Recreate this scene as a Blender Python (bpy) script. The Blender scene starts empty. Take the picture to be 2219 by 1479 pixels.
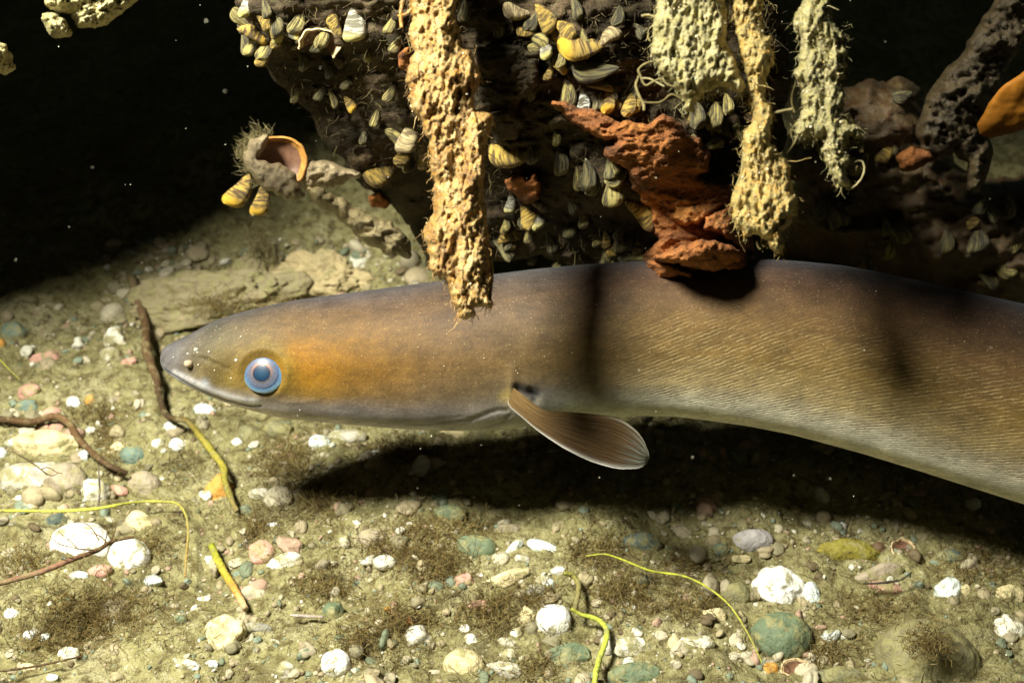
import bpy, math, random
import numpy as np

# ------------------------------------------------------------------ camera, world, light, exposure
SC = bpy.context.scene
COL = SC.collection
H = 0.378
PITCH = math.radians(35.0)
FPX = 2679.0                                   # focal length in photograph pixels (2219 wide)
CX, CY = 1109.5, 739.5
cam_d = bpy.data.cameras.new("camera")
cam_d.sensor_width = 36.0
cam_d.lens = 36.0 * FPX / 2219.0
cam_d.clip_start, cam_d.clip_end = 0.01, 50.0
cam_d.dof.use_dof = True
cam_d.dof.focus_distance = 0.455
cam_d.dof.aperture_fstop = 15.0
cam = bpy.data.objects.new("camera", cam_d)
COL.objects.link(cam)
cam.location = (0, 0, H)
cam.rotation_euler = (math.radians(90) - PITCH, 0, 0)
SC.camera = cam

wd = bpy.data.worlds.new("World")
SC.world = wd
wd.use_nodes = True
wd.node_tree.nodes["Background"].inputs[0].default_value = (0.42, 0.50, 0.40, 1)
wd.node_tree.nodes["Background"].inputs[1].default_value = 0.038

# the diver's strobe on its arm, up and to the left of the camera: the only light down here
LAMP = np.array([-0.31, 0.212, 0.681])
AIM = np.array([-0.10, 0.40, 0.0])
ld = bpy.data.lights.new("dive_strobe", 'SPOT')
ld.energy = 79.0
ld.color = (1.0, 0.985, 0.84)
ld.shadow_soft_size = 0.078
ld.spot_size = math.radians(84)
ld.spot_blend = 1.0
lo = bpy.data.objects.new("dive_strobe", ld)
COL.objects.link(lo)
lo.location = LAMP
from mathutils import Vector
lo.rotation_euler = Vector(AIM - LAMP).to_track_quat('-Z', 'Y').to_euler()

SC.view_settings.view_transform = 'Standard'
SC.view_settings.look = 'None'
SC.view_settings.exposure = 0.0
SC.view_settings.gamma = 1.0
SC.render.engine = 'CYCLES'
SC.cycles.max_bounces = 5
SC.cycles.diffuse_bounces = 2
SC.cycles.use_denoising = True

# ------------------------------------------------------------------ geometry helpers
RIGHT = np.array([1.0, 0, 0])
FWD = np.array([0, math.cos(PITCH), -math.sin(PITCH)])
UP = np.array([0, math.sin(PITCH), math.cos(PITCH)])
EYE = np.array([0, 0, H])


def W(px, py, d):
    px, py, d = np.broadcast_arrays(np.asarray(px, float), np.asarray(py, float), np.asarray(d, float))
    u = (px - CX) / FPX
    v = (py - CY) / FPX
    r = FWD[None] + u.reshape(-1, 1) * RIGHT - v.reshape(-1, 1) * UP
    return EYE + d.reshape(-1, 1) * r


def dplane(py, Y):                            # depth of the upright plane y = Y along a row
    v = (np.asarray(py, float) - CY) / FPX
    return Y / (math.cos(PITCH) - v * math.sin(PITCH))


def _hash(ix, iy, iz, seed):
    n = (ix.astype(np.int64) * 374761393 + iy.astype(np.int64) * 668265263 + iz.astype(np.int64) * 2147483647 + seed * 1274126177) & 0xFFFFFFFF
    n = ((n ^ (n >> 13)) * 1274126177) & 0xFFFFFFFF
    n = (n ^ (n >> 16)) & 0xFFFFFFFF
    n = ((n ^ (n >> 15)) * 2246822519) & 0xFFFFFFFF
    return ((n ^ (n >> 13)) & 0xFFFFFF) / float(0xFFFFFF)


def vn(P, seed=0):
    P = np.asarray(P, float)
    i = np.floor(P)
    f = P - i
    f = f * f * f * (f * (f * 6 - 15) + 10)
    i = i.astype(np.int64)
    out = 0
    for dx in (0, 1):
        wx = f[:, 0] if dx else 1 - f[:, 0]
        for dy in (0, 1):
            wy = f[:, 1] if dy else 1 - f[:, 1]
            for dz in (0, 1):
                wz = f[:, 2] if dz else 1 - f[:, 2]
                out = out + wx * wy * wz * _hash(i[:, 0] + dx, i[:, 1] + dy, i[:, 2] + dz, seed)
    return out * 2 - 1


def fbm(P, octs=4, seed=0, gain=0.5, ridge=False):
    P = np.asarray(P, float)
    a, s, t = 1.0, 0.0, 0.0
    for o in range(octs):
        n = vn(P * (2.03 ** o) + o * 17.3, seed + o)
        if ridge:
            n = 1 - 2 * np.abs(n)
        s = s + a * n
        t += a
        a *= gain
    return s / t


def P2(x, y, z=0.0):
    x = np.asarray(x, float).ravel()
    y = np.asarray(y, float).ravel()
    return np.stack([x, y, np.full(x.shape, z)], 1)


def mesh(name, V, F, mats, uv=None, col=None, smooth=True, fmat=None, extra=None):
    """F: list of (n,k) int arrays."""
    me = bpy.data.meshes.new(name)
    V = np.asarray(V, np.float32)
    if not isinstance(F, (list, tuple)):
        F = [F]
    F = [np.asarray(f, np.int32) for f in F if len(f)]
    loops = np.concatenate([f.ravel() for f in F])
    sizes = np.concatenate([np.full(len(f), f.shape[1], np.int32) for f in F])
    starts = np.concatenate([[0], np.cumsum(sizes)[:-1]]).astype(np.int32)
    me.vertices.add(len(V))
    me.vertices.foreach_set("co", V.ravel())
    me.loops.add(len(loops))
    me.loops.foreach_set("vertex_index", loops)
    me.polygons.add(len(sizes))
    me.polygons.foreach_set("loop_start", starts)
    me.polygons.foreach_set("loop_total", sizes)
    me.polygons.foreach_set("use_smooth", np.full(len(sizes), smooth, bool))
    if not isinstance(mats, (list, tuple)):
        mats = [mats]
    for m in mats:
        me.materials.append(m)
    if fmat is not None:
        me.polygons.foreach_set("material_index", np.asarray(fmat, np.int32))
    me.update(calc_edges=True)
    if uv is not None:
        l = me.uv_layers.new(name="UVMap")
        l.data.foreach_set("uv", np.asarray(uv, np.float32)[loops].ravel())
    if col is not None:
        a = me.color_attributes.new("tint", 'FLOAT_COLOR', 'POINT')
        a.data.foreach_set("color", np.asarray(col, np.float32).ravel())
    if extra:
        for k, v in extra.items():
            a = me.attributes.new(k, 'FLOAT', 'POINT')
            a.data.foreach_set("value", np.asarray(v, np.float32))
    me.validate()
    return me


def tag(o, label=None, cat=None, group=None, kind=None):
    if label:
        o["label"] = label
    if cat:
        o["category"] = cat
    if group:
        o["group"] = group
    if kind:
        o["kind"] = kind
    return o


def link(name, me, loc=(0, 0, 0), parent=None):
    o = bpy.data.objects.new(name, me)
    COL.objects.link(o)
    o.location = loc
    if parent is not None:
        o.parent = parent
    return o


def put(name, V, F, mats, parent=None, origin=None, **kw):
    """link world-space vertices as one mesh object with its origin at its own base"""
    V = np.asarray(V, float)
    if parent is not None:
        o0 = np.array(parent["_o"].to_list())
    else:
        o0 = np.array([V[:, 0].mean(), V[:, 1].mean(), V[:, 2].min()]) if origin is None else np.asarray(origin, float)
    me = mesh(name, V - o0, F, mats, **kw)
    o = link(name, me, (0, 0, 0) if parent is not None else o0, parent)
    o["_o"] = [float(c) for c in o0]
    return o


def empty(name, loc):
    o = bpy.data.objects.new(name, None)
    COL.objects.link(o)
    o.empty_display_size = 0.01
    o.location = loc
    o["_o"] = [float(c) for c in loc]
    return o


def grid_faces(n, m, wrap=False):
    """faces of an n x m vertex grid (row-major); wrap closes the m direction"""
    i = np.arange(n - 1)[:, None]
    j = np.arange(m if wrap else m - 1)[None]
    a = i * m + j
    b = i * m + (j + 1) % m
    return np.stack([a, b, b + m, a + m], -1).reshape(-1, 4)


def resample(pts, n):
    pts = np.asarray(pts, float)
    s = np.concatenate([[0], np.cumsum(np.linalg.norm(np.diff(pts, axis=0), axis=1))])
    t = np.linspace(0, s[-1], n)
    return np.stack([np.interp(t, s, pts[:, k]) for k in range(pts.shape[1])], 1)


def smooth_path(pts, n):
    """Catmull-Rom through the points"""
    p = np.asarray(pts, float)
    q = np.vstack([2 * p[0] - p[1], p, 2 * p[-1] - p[-2]])
    out = []
    for i in range(1, len(q) - 2):
        for t in np.linspace(0, 1, 12, endpoint=False):
            a, b, c, d = q[i - 1], q[i], q[i + 1], q[i + 2]
            out.append(0.5 * ((2 * b) + (c - a) * t + (2 * a - 5 * b + 4 * c - d) * t * t + (3 * b - a - 3 * c + d) * t ** 3))
    out.append(p[-1])
    return resample(np.array(out), n)


def pdist(Q, poly, closed=True):
    """distance from points Q to a polyline, and the nearest point"""
    A = np.asarray(poly, float)
    B = np.roll(A, -1, 0) if closed else A[1:]
    if not closed:
        A = A[:-1]
    best = np.full(len(Q), 1e18)
    near = np.zeros((len(Q), 2))
    for a, b in zip(A, B):
        ab = b - a
        L = max(ab @ ab, 1e-12)
        t = np.clip(((Q - a) @ ab) / L, 0, 1)
        p = a + t[:, None] * ab
        d = ((Q - p) ** 2).sum(1)
        m = d < best
        best[m] = d[m]
        near[m] = p[m]
    return np.sqrt(best), near


def inside(Q, poly):
    A = np.asarray(poly, float)
    B = np.roll(A, -1, 0)
    r = np.zeros(len(Q), bool)
    for a, b in zip(A, B):
        c = ((a[1] > Q[:, 1]) != (b[1] > Q[:, 1]))
        if a[1] != b[1]:
            r ^= c & (Q[:, 0] < (b[0] - a[0]) * (Q[:, 1] - a[1]) / (b[1] - a[1]) + a[0])
    return r


def ragged(poly, amp, scale, seed=0, step=4.0):
    p = np.asarray(poly, float)
    q = np.vstack([p, p[:1]])
    L = np.linalg.norm(np.diff(q, axis=0), axis=1).sum()
    r = resample(q, max(12, int(L / step)))[:-1]
    r = r + amp * np.stack([fbm(P2(r[:, 0] / scale, r[:, 1] / scale), 4, seed), fbm(P2(r[:, 0] / scale, r[:, 1] / scale, 9.7), 4, seed + 5)], 1) * 1.6
    return r


def inflate(poly, depth, hf, hb, step, edge, disp=(), seed=0):
    """a solid body with the outline poly (px), its middle sheet at depth(px,py), bulging hf to the front, hb to the back (m)"""
    poly = np.asarray(poly, float)
    x0, y0 = poly.min(0) - step
    x1, y1 = poly.max(0) + step
    nx, ny = int((x1 - x0) / step) + 2, int((y1 - y0) / step) + 2
    gx, gy = np.meshgrid(x0 + np.arange(nx) * step, y0 + np.arange(ny) * step)
    Q = np.stack([gx.ravel(), gy.ravel()], 1)
    ins = inside(Q, poly).reshape(ny, nx)
    pad = np.pad(ins, 1)
    nb = np.ones_like(ins)
    for dy in (0, 1, 2):
        for dx in (0, 1, 2):
            nb &= pad[dy:dy + ny, dx:dx + nx]
    border = (ins & ~nb).ravel()
    ins = ins.ravel()
    d, near = pdist(Q, poly)
    Q = np.where(border[:, None], near, Q)
    d = np.where(border, 0, d)
    e = np.clip(d / edge, 0, 1)
    prof = np.sqrt(np.clip(1 - (1 - e) ** 2, 0, 1))
    dz = np.zeros(len(Q))
    for sx, sy, amp, ridge in disp:
        wx = Q[:, 0] / sx + 0.55 * fbm(P2(Q[:, 0] / sx * 0.8, Q[:, 1] / sy * 0.8, 31.7), 2, seed + 60)
        wy = Q[:, 1] / sy + 0.55 * fbm(P2(Q[:, 0] / sx * 0.8, Q[:, 1] / sy * 0.8, 77.1), 2, seed + 61)
        c_, s_ = 0.83, 0.56
        dz += amp * fbm(np.stack([wx * c_ - wy * s_ * 0.4, wx * s_ * 0.5 + wy * c_, 0.43 * wx + 0.31 * wy + seed * 3.1], 1), 4, seed, ridge=ridge)
    dep = depth(Q[:, 0], Q[:, 1])
    vis = np.clip(prof * 1.6, 0, 1)
    front = dep - hf * prof - dz * vis
    back = dep + hb * prof - 0.6 * dz * vis
    idx = -np.ones(len(Q), int)
    sel = np.where(ins)[0]
    idx[sel] = np.arange(len(sel))
    Vf = W(Q[sel, 0], Q[sel, 1], front[sel])
    selb = np.where(ins & ~border)[0]
    bidx = idx.copy()
    bidx[selb] = len(sel) + np.arange(len(selb))
    Vb = W(Q[selb, 0], Q[selb, 1], back[selb])
    I = idx.reshape(ny, nx)
    Bk = bidx.reshape(ny, nx)
    a, b, c, dd = I[:-1, :-1], I[:-1, 1:], I[1:, 1:], I[1:, :-1]
    ok = (a >= 0) & (b >= 0) & (c >= 0) & (dd >= 0)
    F1 = np.stack([a[ok], dd[ok], c[ok], b[ok]], 1)
    a, b, c, dd = Bk[:-1, :-1], Bk[:-1, 1:], Bk[1:, 1:], Bk[1:, :-1]
    F2 = np.stack([a[ok], b[ok], c[ok], dd[ok]], 1)
    same = (F1[:, [0, 3, 2, 1]] == F2).all(1)
    V = np.vstack([Vf, Vb])
    uv = np.vstack([Q[sel], Q[selb]]) / 1000.0
    return V, np.vstack([F1[~same], F2[~same]]), uv, np.concatenate([Q[sel], Q[selb]])


def tube(pts, rad, sides=8, rough=0.0, seed=0):
    pts = np.asarray(pts, float)
    n = len(pts)
    rad = np.broadcast_to(np.asarray(rad, float), (n,))
    T = np.gradient(pts, axis=0)
    T /= np.linalg.norm(T, axis=1)[:, None] + 1e-12
    ref = np.array([0.13, 0.31, 0.94])
    N = np.cross(T, ref)
    N /= np.linalg.norm(N, axis=1)[:, None] + 1e-9
    B = np.cross(T, N)
    ph = np.linspace(0, 2 * math.pi, sides, endpoint=False)
    R = rad[:, None] * np.ones(sides)
    if rough:
        q = np.stack([np.repeat(np.arange(n) * 0.35, sides), np.tile(np.cos(ph) * 1.3, n), np.tile(np.sin(ph) * 1.3, n)], 1)
        R = R * (1 + rough * fbm(q, 3, seed)).reshape(n, sides)
    V = pts[:, None] + R[:, :, None] * (np.cos(ph)[None, :, None] * N[:, None] + np.sin(ph)[None, :, None] * B[:, None])
    V = V.reshape(-1, 3)
    F = grid_faces(n, sides, True)
    V = np.vstack([V, pts[0], pts[-1]])
    j = np.arange(sides)
    c0 = np.stack([np.full(sides, n * sides), (j + 1) % sides, j], 1)
    o = (n - 1) * sides
    c1 = np.stack([np.full(sides, n * sides + 1), o + j, o + (j + 1) % sides], 1)
    return V, [F, np.vstack([c0, c1])]


def merge(parts):
    Vs, F4, F3, off = [], [], [], 0
    for V, F in parts:
        V = np.asarray(V)
        Vs.append(V)
        for f in (F if isinstance(F, (list, tuple)) else [F]):
            f = np.asarray(f)
            if len(f):
                (F4 if f.shape[1] == 4 else F3).append(f + off)
        off += len(V)
    out = []
    if F4:
        out.append(np.vstack(F4))
    if F3:
        out.append(np.vstack(F3))
    return np.vstack(Vs), out


def strands(base, direc, length, rad, K=6, curl=0.6, seed=0, droop=0.0):
    """many thin three-sided filaments; base (n,3), direc (n,3), length (n,), rad (n,)"""
    rng = np.random.default_rng(seed)
    n = len(base)
    d = direc / (np.linalg.norm(direc, axis=1)[:, None] + 1e-9)
    pts = [base]
    stepl = (length / (K - 1))[:, None]
    drift = rng.normal(size=(n, 3)) * curl * 0.6
    for k in range(K - 1):
        d = d + drift * 0.5 + rng.normal(size=(n, 3)) * curl * 0.55
        d[:, 2] -= droop
        d = d / (np.linalg.norm(d, axis=1)[:, None] + 1e-9)
        pts.append(pts[-1] + d * stepl)
    Pt = np.stack(pts, 1)
    a = np.array([0, 2.094, 4.189])
    e1 = np.cross(direc, rng.normal(size=(n, 3)))
    e1 /= np.linalg.norm(e1, axis=1)[:, None] + 1e-9
    e2 = np.cross(direc, e1)
    e2 /= np.linalg.norm(e2, axis=1)[:, None] + 1e-9
    ring = np.cos(a)[None, :, None] * e1[:, None] + np.sin(a)[None, :, None] * e2[:, None]
    tap = np.linspace(1, 0.45, K)
    V = Pt[:, :, None] + rad[:, None, None, None] * tap[None, :, None, None] * ring[:, None]
    V = V.reshape(-1, 3)
    one = grid_faces(K, 3, True)
    F = (one[None] + (np.arange(n) * K * 3)[:, None, None]).reshape(-1, 4)
    return V, F


def ico(sub):
    import bmesh
    bm = bmesh.new()
    bmesh.ops.create_icosphere(bm, subdivisions=sub, radius=1)
    V = np.array([v.co[:] for v in bm.verts])
    F = np.array([[v.index for v in f.verts] for f in bm.faces])
    bm.free()
    return V, F


ICO = {s: ico(s) for s in (1, 2, 3, 4, 5, 6)}

# ------------------------------------------------------------------ materials


class NT:
    def __init__(self, name):
        self.m = bpy.data.materials.new(name)
        self.m.use_nodes = True
        self.t = self.m.node_tree
        self.b = self.t.nodes["Principled BSDF"]

    def n(self, typ, **kw):
        x = self.t.nodes.new(typ)
        for k, v in kw.items():
            setattr(x, k, v)
        return x

    def l(self, a, b):
        self.t.links.new(a, b)

    def co(self, kind="Object", scale=(1, 1, 1), rot=(0, 0, 0)):
        if not hasattr(self, "tc"):
            self.tc = self.n("ShaderNodeTexCoord")
        mp = self.n("ShaderNodeMapping")
        mp.inputs["Scale"].default_value = scale
        mp.inputs["Rotation"].default_value = rot
        self.l(self.tc.outputs[kind], mp.inputs[0])
        return mp.outputs[0]

    def noise(self, vec, scale, detail=4.0, rough=0.55, dist=0.0):
        x = self.n("ShaderNodeTexNoise")
        x.inputs["Scale"].default_value = scale
        x.inputs["Detail"].default_value = detail
        x.inputs["Roughness"].default_value = rough
        x.inputs["Distortion"].default_value = dist
        self.l(vec, x.inputs["Vector"])
        return x.outputs[0]

    def ramp(self, fac, stops, interp='LINEAR'):
        r = self.n("ShaderNodeValToRGB")
        e = r.color_ramp.elements
        r.color_ramp.interpolation = interp
        while len(e) < len(stops):
            e.new(0.5)
        for k, (p, c) in enumerate(stops):
            e[k].position = p
            c = (c, c, c) if not hasattr(c, "__len__") else c
            e[k].color = (*c, 1) if len(c) == 3 else c
        self.l(fac, r.inputs[0])
        return r.outputs[0]

    def mix(self, fac, a, b, mode='MIX'):
        x = self.n("ShaderNodeMix", data_type='RGBA', blend_type=mode)
        for s, v in ((x.inputs[0], fac), (x.inputs[6], a), (x.inputs[7], b)):
            if hasattr(v, "links") or isinstance(v, bpy.types.NodeSocket):
                self.l(v, s)
            elif np.isscalar(v):
                s.default_value = v
            else:
                s.default_value = (*v, 1)
        return x.outputs[2]

    def math(self, op, a, b=None):
        x = self.n("ShaderNodeMath", operation=op)
        for s, v in zip(x.inputs, (a, b)):
            if v is None:
                continue
            if isinstance(v, bpy.types.NodeSocket):
                self.l(v, s)
            else:
                s.default_value = v
        return x.outputs[0]

    def bump(self, h, dist, strength=1.0):
        x = self.n("ShaderNodeBump")
        x.inputs["Distance"].default_value = dist
        x.inputs["Strength"].default_value = strength
        self.l(h, x.inputs["Height"])
        if hasattr(self, "_nrm"):
            self.l(self._nrm, x.inputs["Normal"])
        self._nrm = x.outputs[0]
        self.l(x.outputs[0], self.b.inputs["Normal"])

    def base(self, c):
        if isinstance(c, bpy.types.NodeSocket):
            self.l(c, self.b.inputs["Base Color"])
        else:
            self.b.inputs["Base Color"].default_value = (*c, 1)

    def p(self, **kw):
        for k, v in kw.items():
            self.b.inputs[k.replace("_", " ")].default_value = v
        return self


SILT = (0.25, 0.225, 0.098)


def m_ground():
    t = NT("silt")
    v = t.co("Object")
    n1 = t.noise(v, 26, 5, 0.6)
    n2 = t.noise(v, 170, 5, 0.65, 0.4)
    n3 = t.noise(v, 900, 3, 0.7)
    c = t.ramp(n1, [(0.30, (0.15, 0.13, 0.06)), (0.5, SILT), (0.72, (0.33, 0.295, 0.165))])
    c = t.mix(t.ramp(n2, [(0.38, 1.0), (0.52, 0.0)]), c, (0.11, 0.088, 0.034))
    c = t.mix(t.ramp(n2, [(0.60, 0.0), (0.72, 0.8)]), c, (0.44, 0.41, 0.27))
    c = t.mix(t.ramp(n3, [(0.60, 0.0), (0.70, 0.7)]), c, (0.58, 0.54, 0.40))
    c = t.mix(t.ramp(n3, [(0.30, 0.6), (0.40, 0.0)]), c, (0.06, 0.05, 0.025))
    t.base(c)
    t.bump(n2, 0.004, 0.8)
    t.bump(n3, 0.0010, 0.8)
    t.p(Roughness=0.9, Specular_IOR_Level=0.15)
    return t.m


def m_stone(name, col, silt=0.45, speck=0.3, rough=0.62, dark=(0.12, 0.09, 0.04), band=False):
    t = NT(name)
    v = t.co("Object")
    oi = t.n("ShaderNodeObjectInfo")
    off = t.n("ShaderNodeVectorMath", operation='ADD')
    t.l(v, off.inputs[0])
    t.l(oi.outputs["Random"], off.inputs[1])
    v = off.outputs[0]
    c = np.array(col)
    n1 = t.noise(v, 110, 4, 0.55)
    n2 = t.noise(v, 340, 4, 0.7, 0.3)
    n3 = t.noise(v, 1100, 2, 0.6)
    k = t.ramp(n1, [(0.25, tuple(c * 0.72)), (0.5, tuple(c)), (0.8, tuple(np.minimum(c * 1.22, 0.84)))])
    if band:
        k = t.mix(t.ramp(t.noise(t.co("Object", (60, 60, 420), (0.5, 0.3, 0)), 1, 3), [(0.42, 0.0), (0.55, 0.5)]), k, tuple(c * 0.55))
    k = t.mix(t.ramp(n2, [(0.60, 0.0), (0.70, speck)]), k, dark)
    k = t.mix(t.ramp(n3, [(0.66, 0.0), (0.74, speck)]), k, tuple(c * 0.35))
    sl = t.noise(v, 150, 5, 0.7, 0.5)
    lo = 0.62 - silt * 0.36
    k = t.mix(t.ramp(sl, [(lo, 0.0), (lo + 0.12, 0.92)]), k, SILT)
    t.base(k)
    t.bump(n1, 0.0025, 0.8)
    t.bump(n2, 0.0010, 0.9)
    t.p(Roughness=rough, Specular_IOR_Level=0.3)
    return t.m


def m_plain(name, col, rough=0.8, var=0.35, scale=300, bump=0.0005, island=None, spec=0.2):
    t = NT(name)
    c = np.array(col)
    n = t.noise(t.co("Object"), scale, 4, 0.6)
    if island is not None:
        g = t.n("ShaderNodeNewGeometry")
        k = t.ramp(g.outputs["Random Per Island"], [(i / max(1, len(island) - 1), q) for i, q in enumerate(island)], 'CONSTANT' if len(island) > 4 else 'LINEAR')
        k = t.mix(1.0, k, t.ramp(n, [(0.3, 1 - var), (0.7, 1 + var * 0.4)]), 'MULTIPLY')
    else:
        k = t.ramp(n, [(0.3, tuple(c * (1 - var))), (0.5, tuple(c)), (0.75, tuple(np.minimum(c * (1 + var), 0.9)))])
    t.base(k)
    if bump:
        t.bump(n, bump, 0.8)
    t.p(Roughness=rough, Specular_IOR_Level=spec)
    return t.m


def m_tint(name, rough=0.7, scale=400, bump=0.0005, var=0.3, spec=0.25):
    t = NT(name)
    a = t.n("ShaderNodeVertexColor", layer_name="tint")
    n = t.noise(t.co("Object"), scale, 4, 0.65)
    k = t.mix(1.0, a.outputs[0], t.ramp(n, [(0.3, 1 - var), (0.7, 1 + var * 0.5)]), 'MULTIPLY')
    k = t.mix(t.ramp(t.noise(t.co("Object"), 190, 5, 0.7), [(0.50, 0.0), (0.64, 0.75)]), k, (0.20, 0.17, 0.08))
    t.base(k)
    t.bump(n, bump, 0.8)
    t.p(Roughness=rough, Specular_IOR_Level=spec)
    return t.m


def m_wood():
    t = NT("waterlogged_wood")
    uv = t.co("UV")
    v1 = t.noise(t.co("UV", (5, 22, 1), (0, 0, 0.12)), 1.0, 6, 0.62, 0.6)
    v2 = t.noise(uv, 38, 5, 0.65, 0.3)
    v3 = t.noise(uv, 170, 4, 0.7)
    c = t.ramp(v1, [(0.30, (0.019, 0.015, 0.009)), (0.46, (0.055, 0.039, 0.021)), (0.62, (0.094, 0.063, 0.036)), (0.8, (0.129, 0.086, 0.050))])
    c = t.mix(t.ramp(v2, [(0.50, 0.0), (0.66, 0.7)]), c, (0.065, 0.059, 0.028))
    c = t.mix(t.ramp(v2, [(0.30, 0.8), (0.42, 0.0)]), c, (0.013, 0.011, 0.008))
    c = t.mix(t.ramp(v3, [(0.60, 0.0), (0.72, 0.55)]), c, (0.084, 0.075, 0.038))
    big = t.noise(uv, 7, 4, 0.6, 0.5)
    c = t.mix(1.0, c, t.ramp(big, [(0.36, 0.35), (0.52, 0.9), (0.66, 1.5)]), 'MULTIPLY')
    t.base(c)
    t.bump(v1, 0.006, 0.7)
    t.bump(v2, 0.003, 0.8)
    t.bump(v3, 0.0008, 0.8)
    t.p(Roughness=0.85, Specular_IOR_Level=0.2)
    return t.m


def m_rot():
    t = NT("rotten_orange_wood")
    uv = t.co("UV")
    v1 = t.noise(t.co("UV", (7, 16, 1), (0, 0, -0.5)), 1.0, 6, 0.65, 0.5)
    v2 = t.noise(uv, 45, 5, 0.7, 0.3)
    v3 = t.noise(uv, 260, 3, 0.7)
    c = t.ramp(v1, [(0.28, (0.066, 0.030, 0.014)), (0.44, (0.215, 0.080, 0.029)), (0.6, (0.37, 0.138, 0.038)), (0.78, (0.52, 0.225, 0.055))])
    c = t.mix(t.ramp(v2, [(0.56, 0.0), (0.68, 0.75)]), c, (0.078, 0.068, 0.041))
    c = t.mix(t.ramp(v2, [(0.32, 0.9), (0.41, 0.0)]), c, (0.031, 0.019, 0.012))
    c = t.mix(t.ramp(v3, [(0.60, 0.0), (0.75, 0.4)]), c, (0.438, 0.271, 0.087))
    t.base(c)
    t.bump(v1, 0.007, 0.8)
    t.bump(v2, 0.003, 0.9)
    t.bump(v3, 0.0007, 0.8)
    t.p(Roughness=0.85, Specular_IOR_Level=0.2)
    return t.m


def m_crust(name, stops, stretch=(30, 11, 1), patches=None, pale=(0.62, 0.52, 0.32), palecut=0.66):
    t = NT(name)
    uv = t.co("UV")
    v1 = t.noise(t.co("UV", stretch), 1.0, 6, 0.65, 0.8)
    v2 = t.noise(uv, 60, 5, 0.7, 0.4)
    v3 = t.noise(uv, 260, 3, 0.75)
    c = t.ramp(v1, stops)
    if patches:
        c = t.mix(t.ramp(v2, [(0.50, 0.0), (0.62, 0.85)]), c, patches)
    c = t.mix(t.ramp(v2, [(0.30, 0.5), (0.40, 0.0)]), c, (0.10, 0.055, 0.022))
    c = t.mix(t.ramp(v3, [(palecut - 0.05, 0.0), (palecut + 0.05, 0.9)]), c, pale)
    c = t.mix(t.ramp(v3, [(0.30, 0.6), (0.40, 0.0)]), c, (0.10, 0.06, 0.025))
    t.base(c)
    t.bump(v1, 0.003, 0.8)
    t.bump(v2, 0.0018, 0.8)
    t.bump(v3, 0.0009, 0.9)
    t.p(Roughness=0.42, Specular_IOR_Level=0.6)
    return t.m


def m_mussel(name, pale, dark, amount=0.5, tip=None, freq=6.0, along=False):
    """growth bands run across the shell, zigzag rays along it"""
    t = NT(name)
    oi = t.n("ShaderNodeObjectInfo")
    uv = t.co("UV")
    off = t.n("ShaderNodeVectorMath", operation='ADD')
    t.l(t.co("UV", (1.6, 9, 1) if along else (freq * 2.0, 1.8, 1)), off.inputs[0])
    t.l(oi.outputs["Random"], off.inputs[1])
    sc = t.n("ShaderNodeVectorMath", operation='MULTIPLY_ADD')
    t.l(oi.outputs["Random"], sc.inputs[0])
    sc.inputs[1].default_value = (17, 31, 23)
    t.l(t.co("UV", (1.6, 9, 1) if along else (freq * 2.0, 1.8, 1)), sc.inputs[2])
    wv = t.noise(sc.outputs[0], 1.0, 3, 0.6, 0.5)
    fine = t.noise(t.co("UV", (45, 2, 1)), 1.0, 2, 0.5)
    n = t.noise(off.outputs[0], 6, 4, 0.6)
    f = t.math('ADD', t.math('MULTIPLY', t.ramp(wv, [(0.40, 0.0), (0.58, 1.0)]), 0.66), t.math('ADD', t.math('MULTIPLY', n, 0.26), t.math('MULTIPLY', fine, 0.26)))
    c = t.ramp(f, [(max(0.05, 0.70 - amount - 0.1), pale), (0.75 - amount + 0.12, tuple(0.6 * np.array(pale) + 0.4 * np.array(dark))), (1.0 - amount * 0.4, dark)])
    if tip is not None:
        s = t.n("ShaderNodeSeparateXYZ")
        t.l(uv, s.inputs[0])
        c = t.mix(t.ramp(t.math('ADD', s.outputs[0], t.math('MULTIPLY', n, 0.2)), [(0.80, 0.0), (0.97, 0.9)]), c, tip)
    gr = t.noise(t.co("Object"), 500, 4, 0.7)
    c = t.mix(t.ramp(gr, [(0.52, 0.0), (0.68, 0.6)]), c, (0.11, 0.095, 0.05))
    t.base(c)
    t.bump(fine, 0.0007, 0.8)
    t.bump(gr, 0.0006, 0.8)
    t.p(Roughness=0.45, Specular_IOR_Level=0.45)
    return t.m


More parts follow.
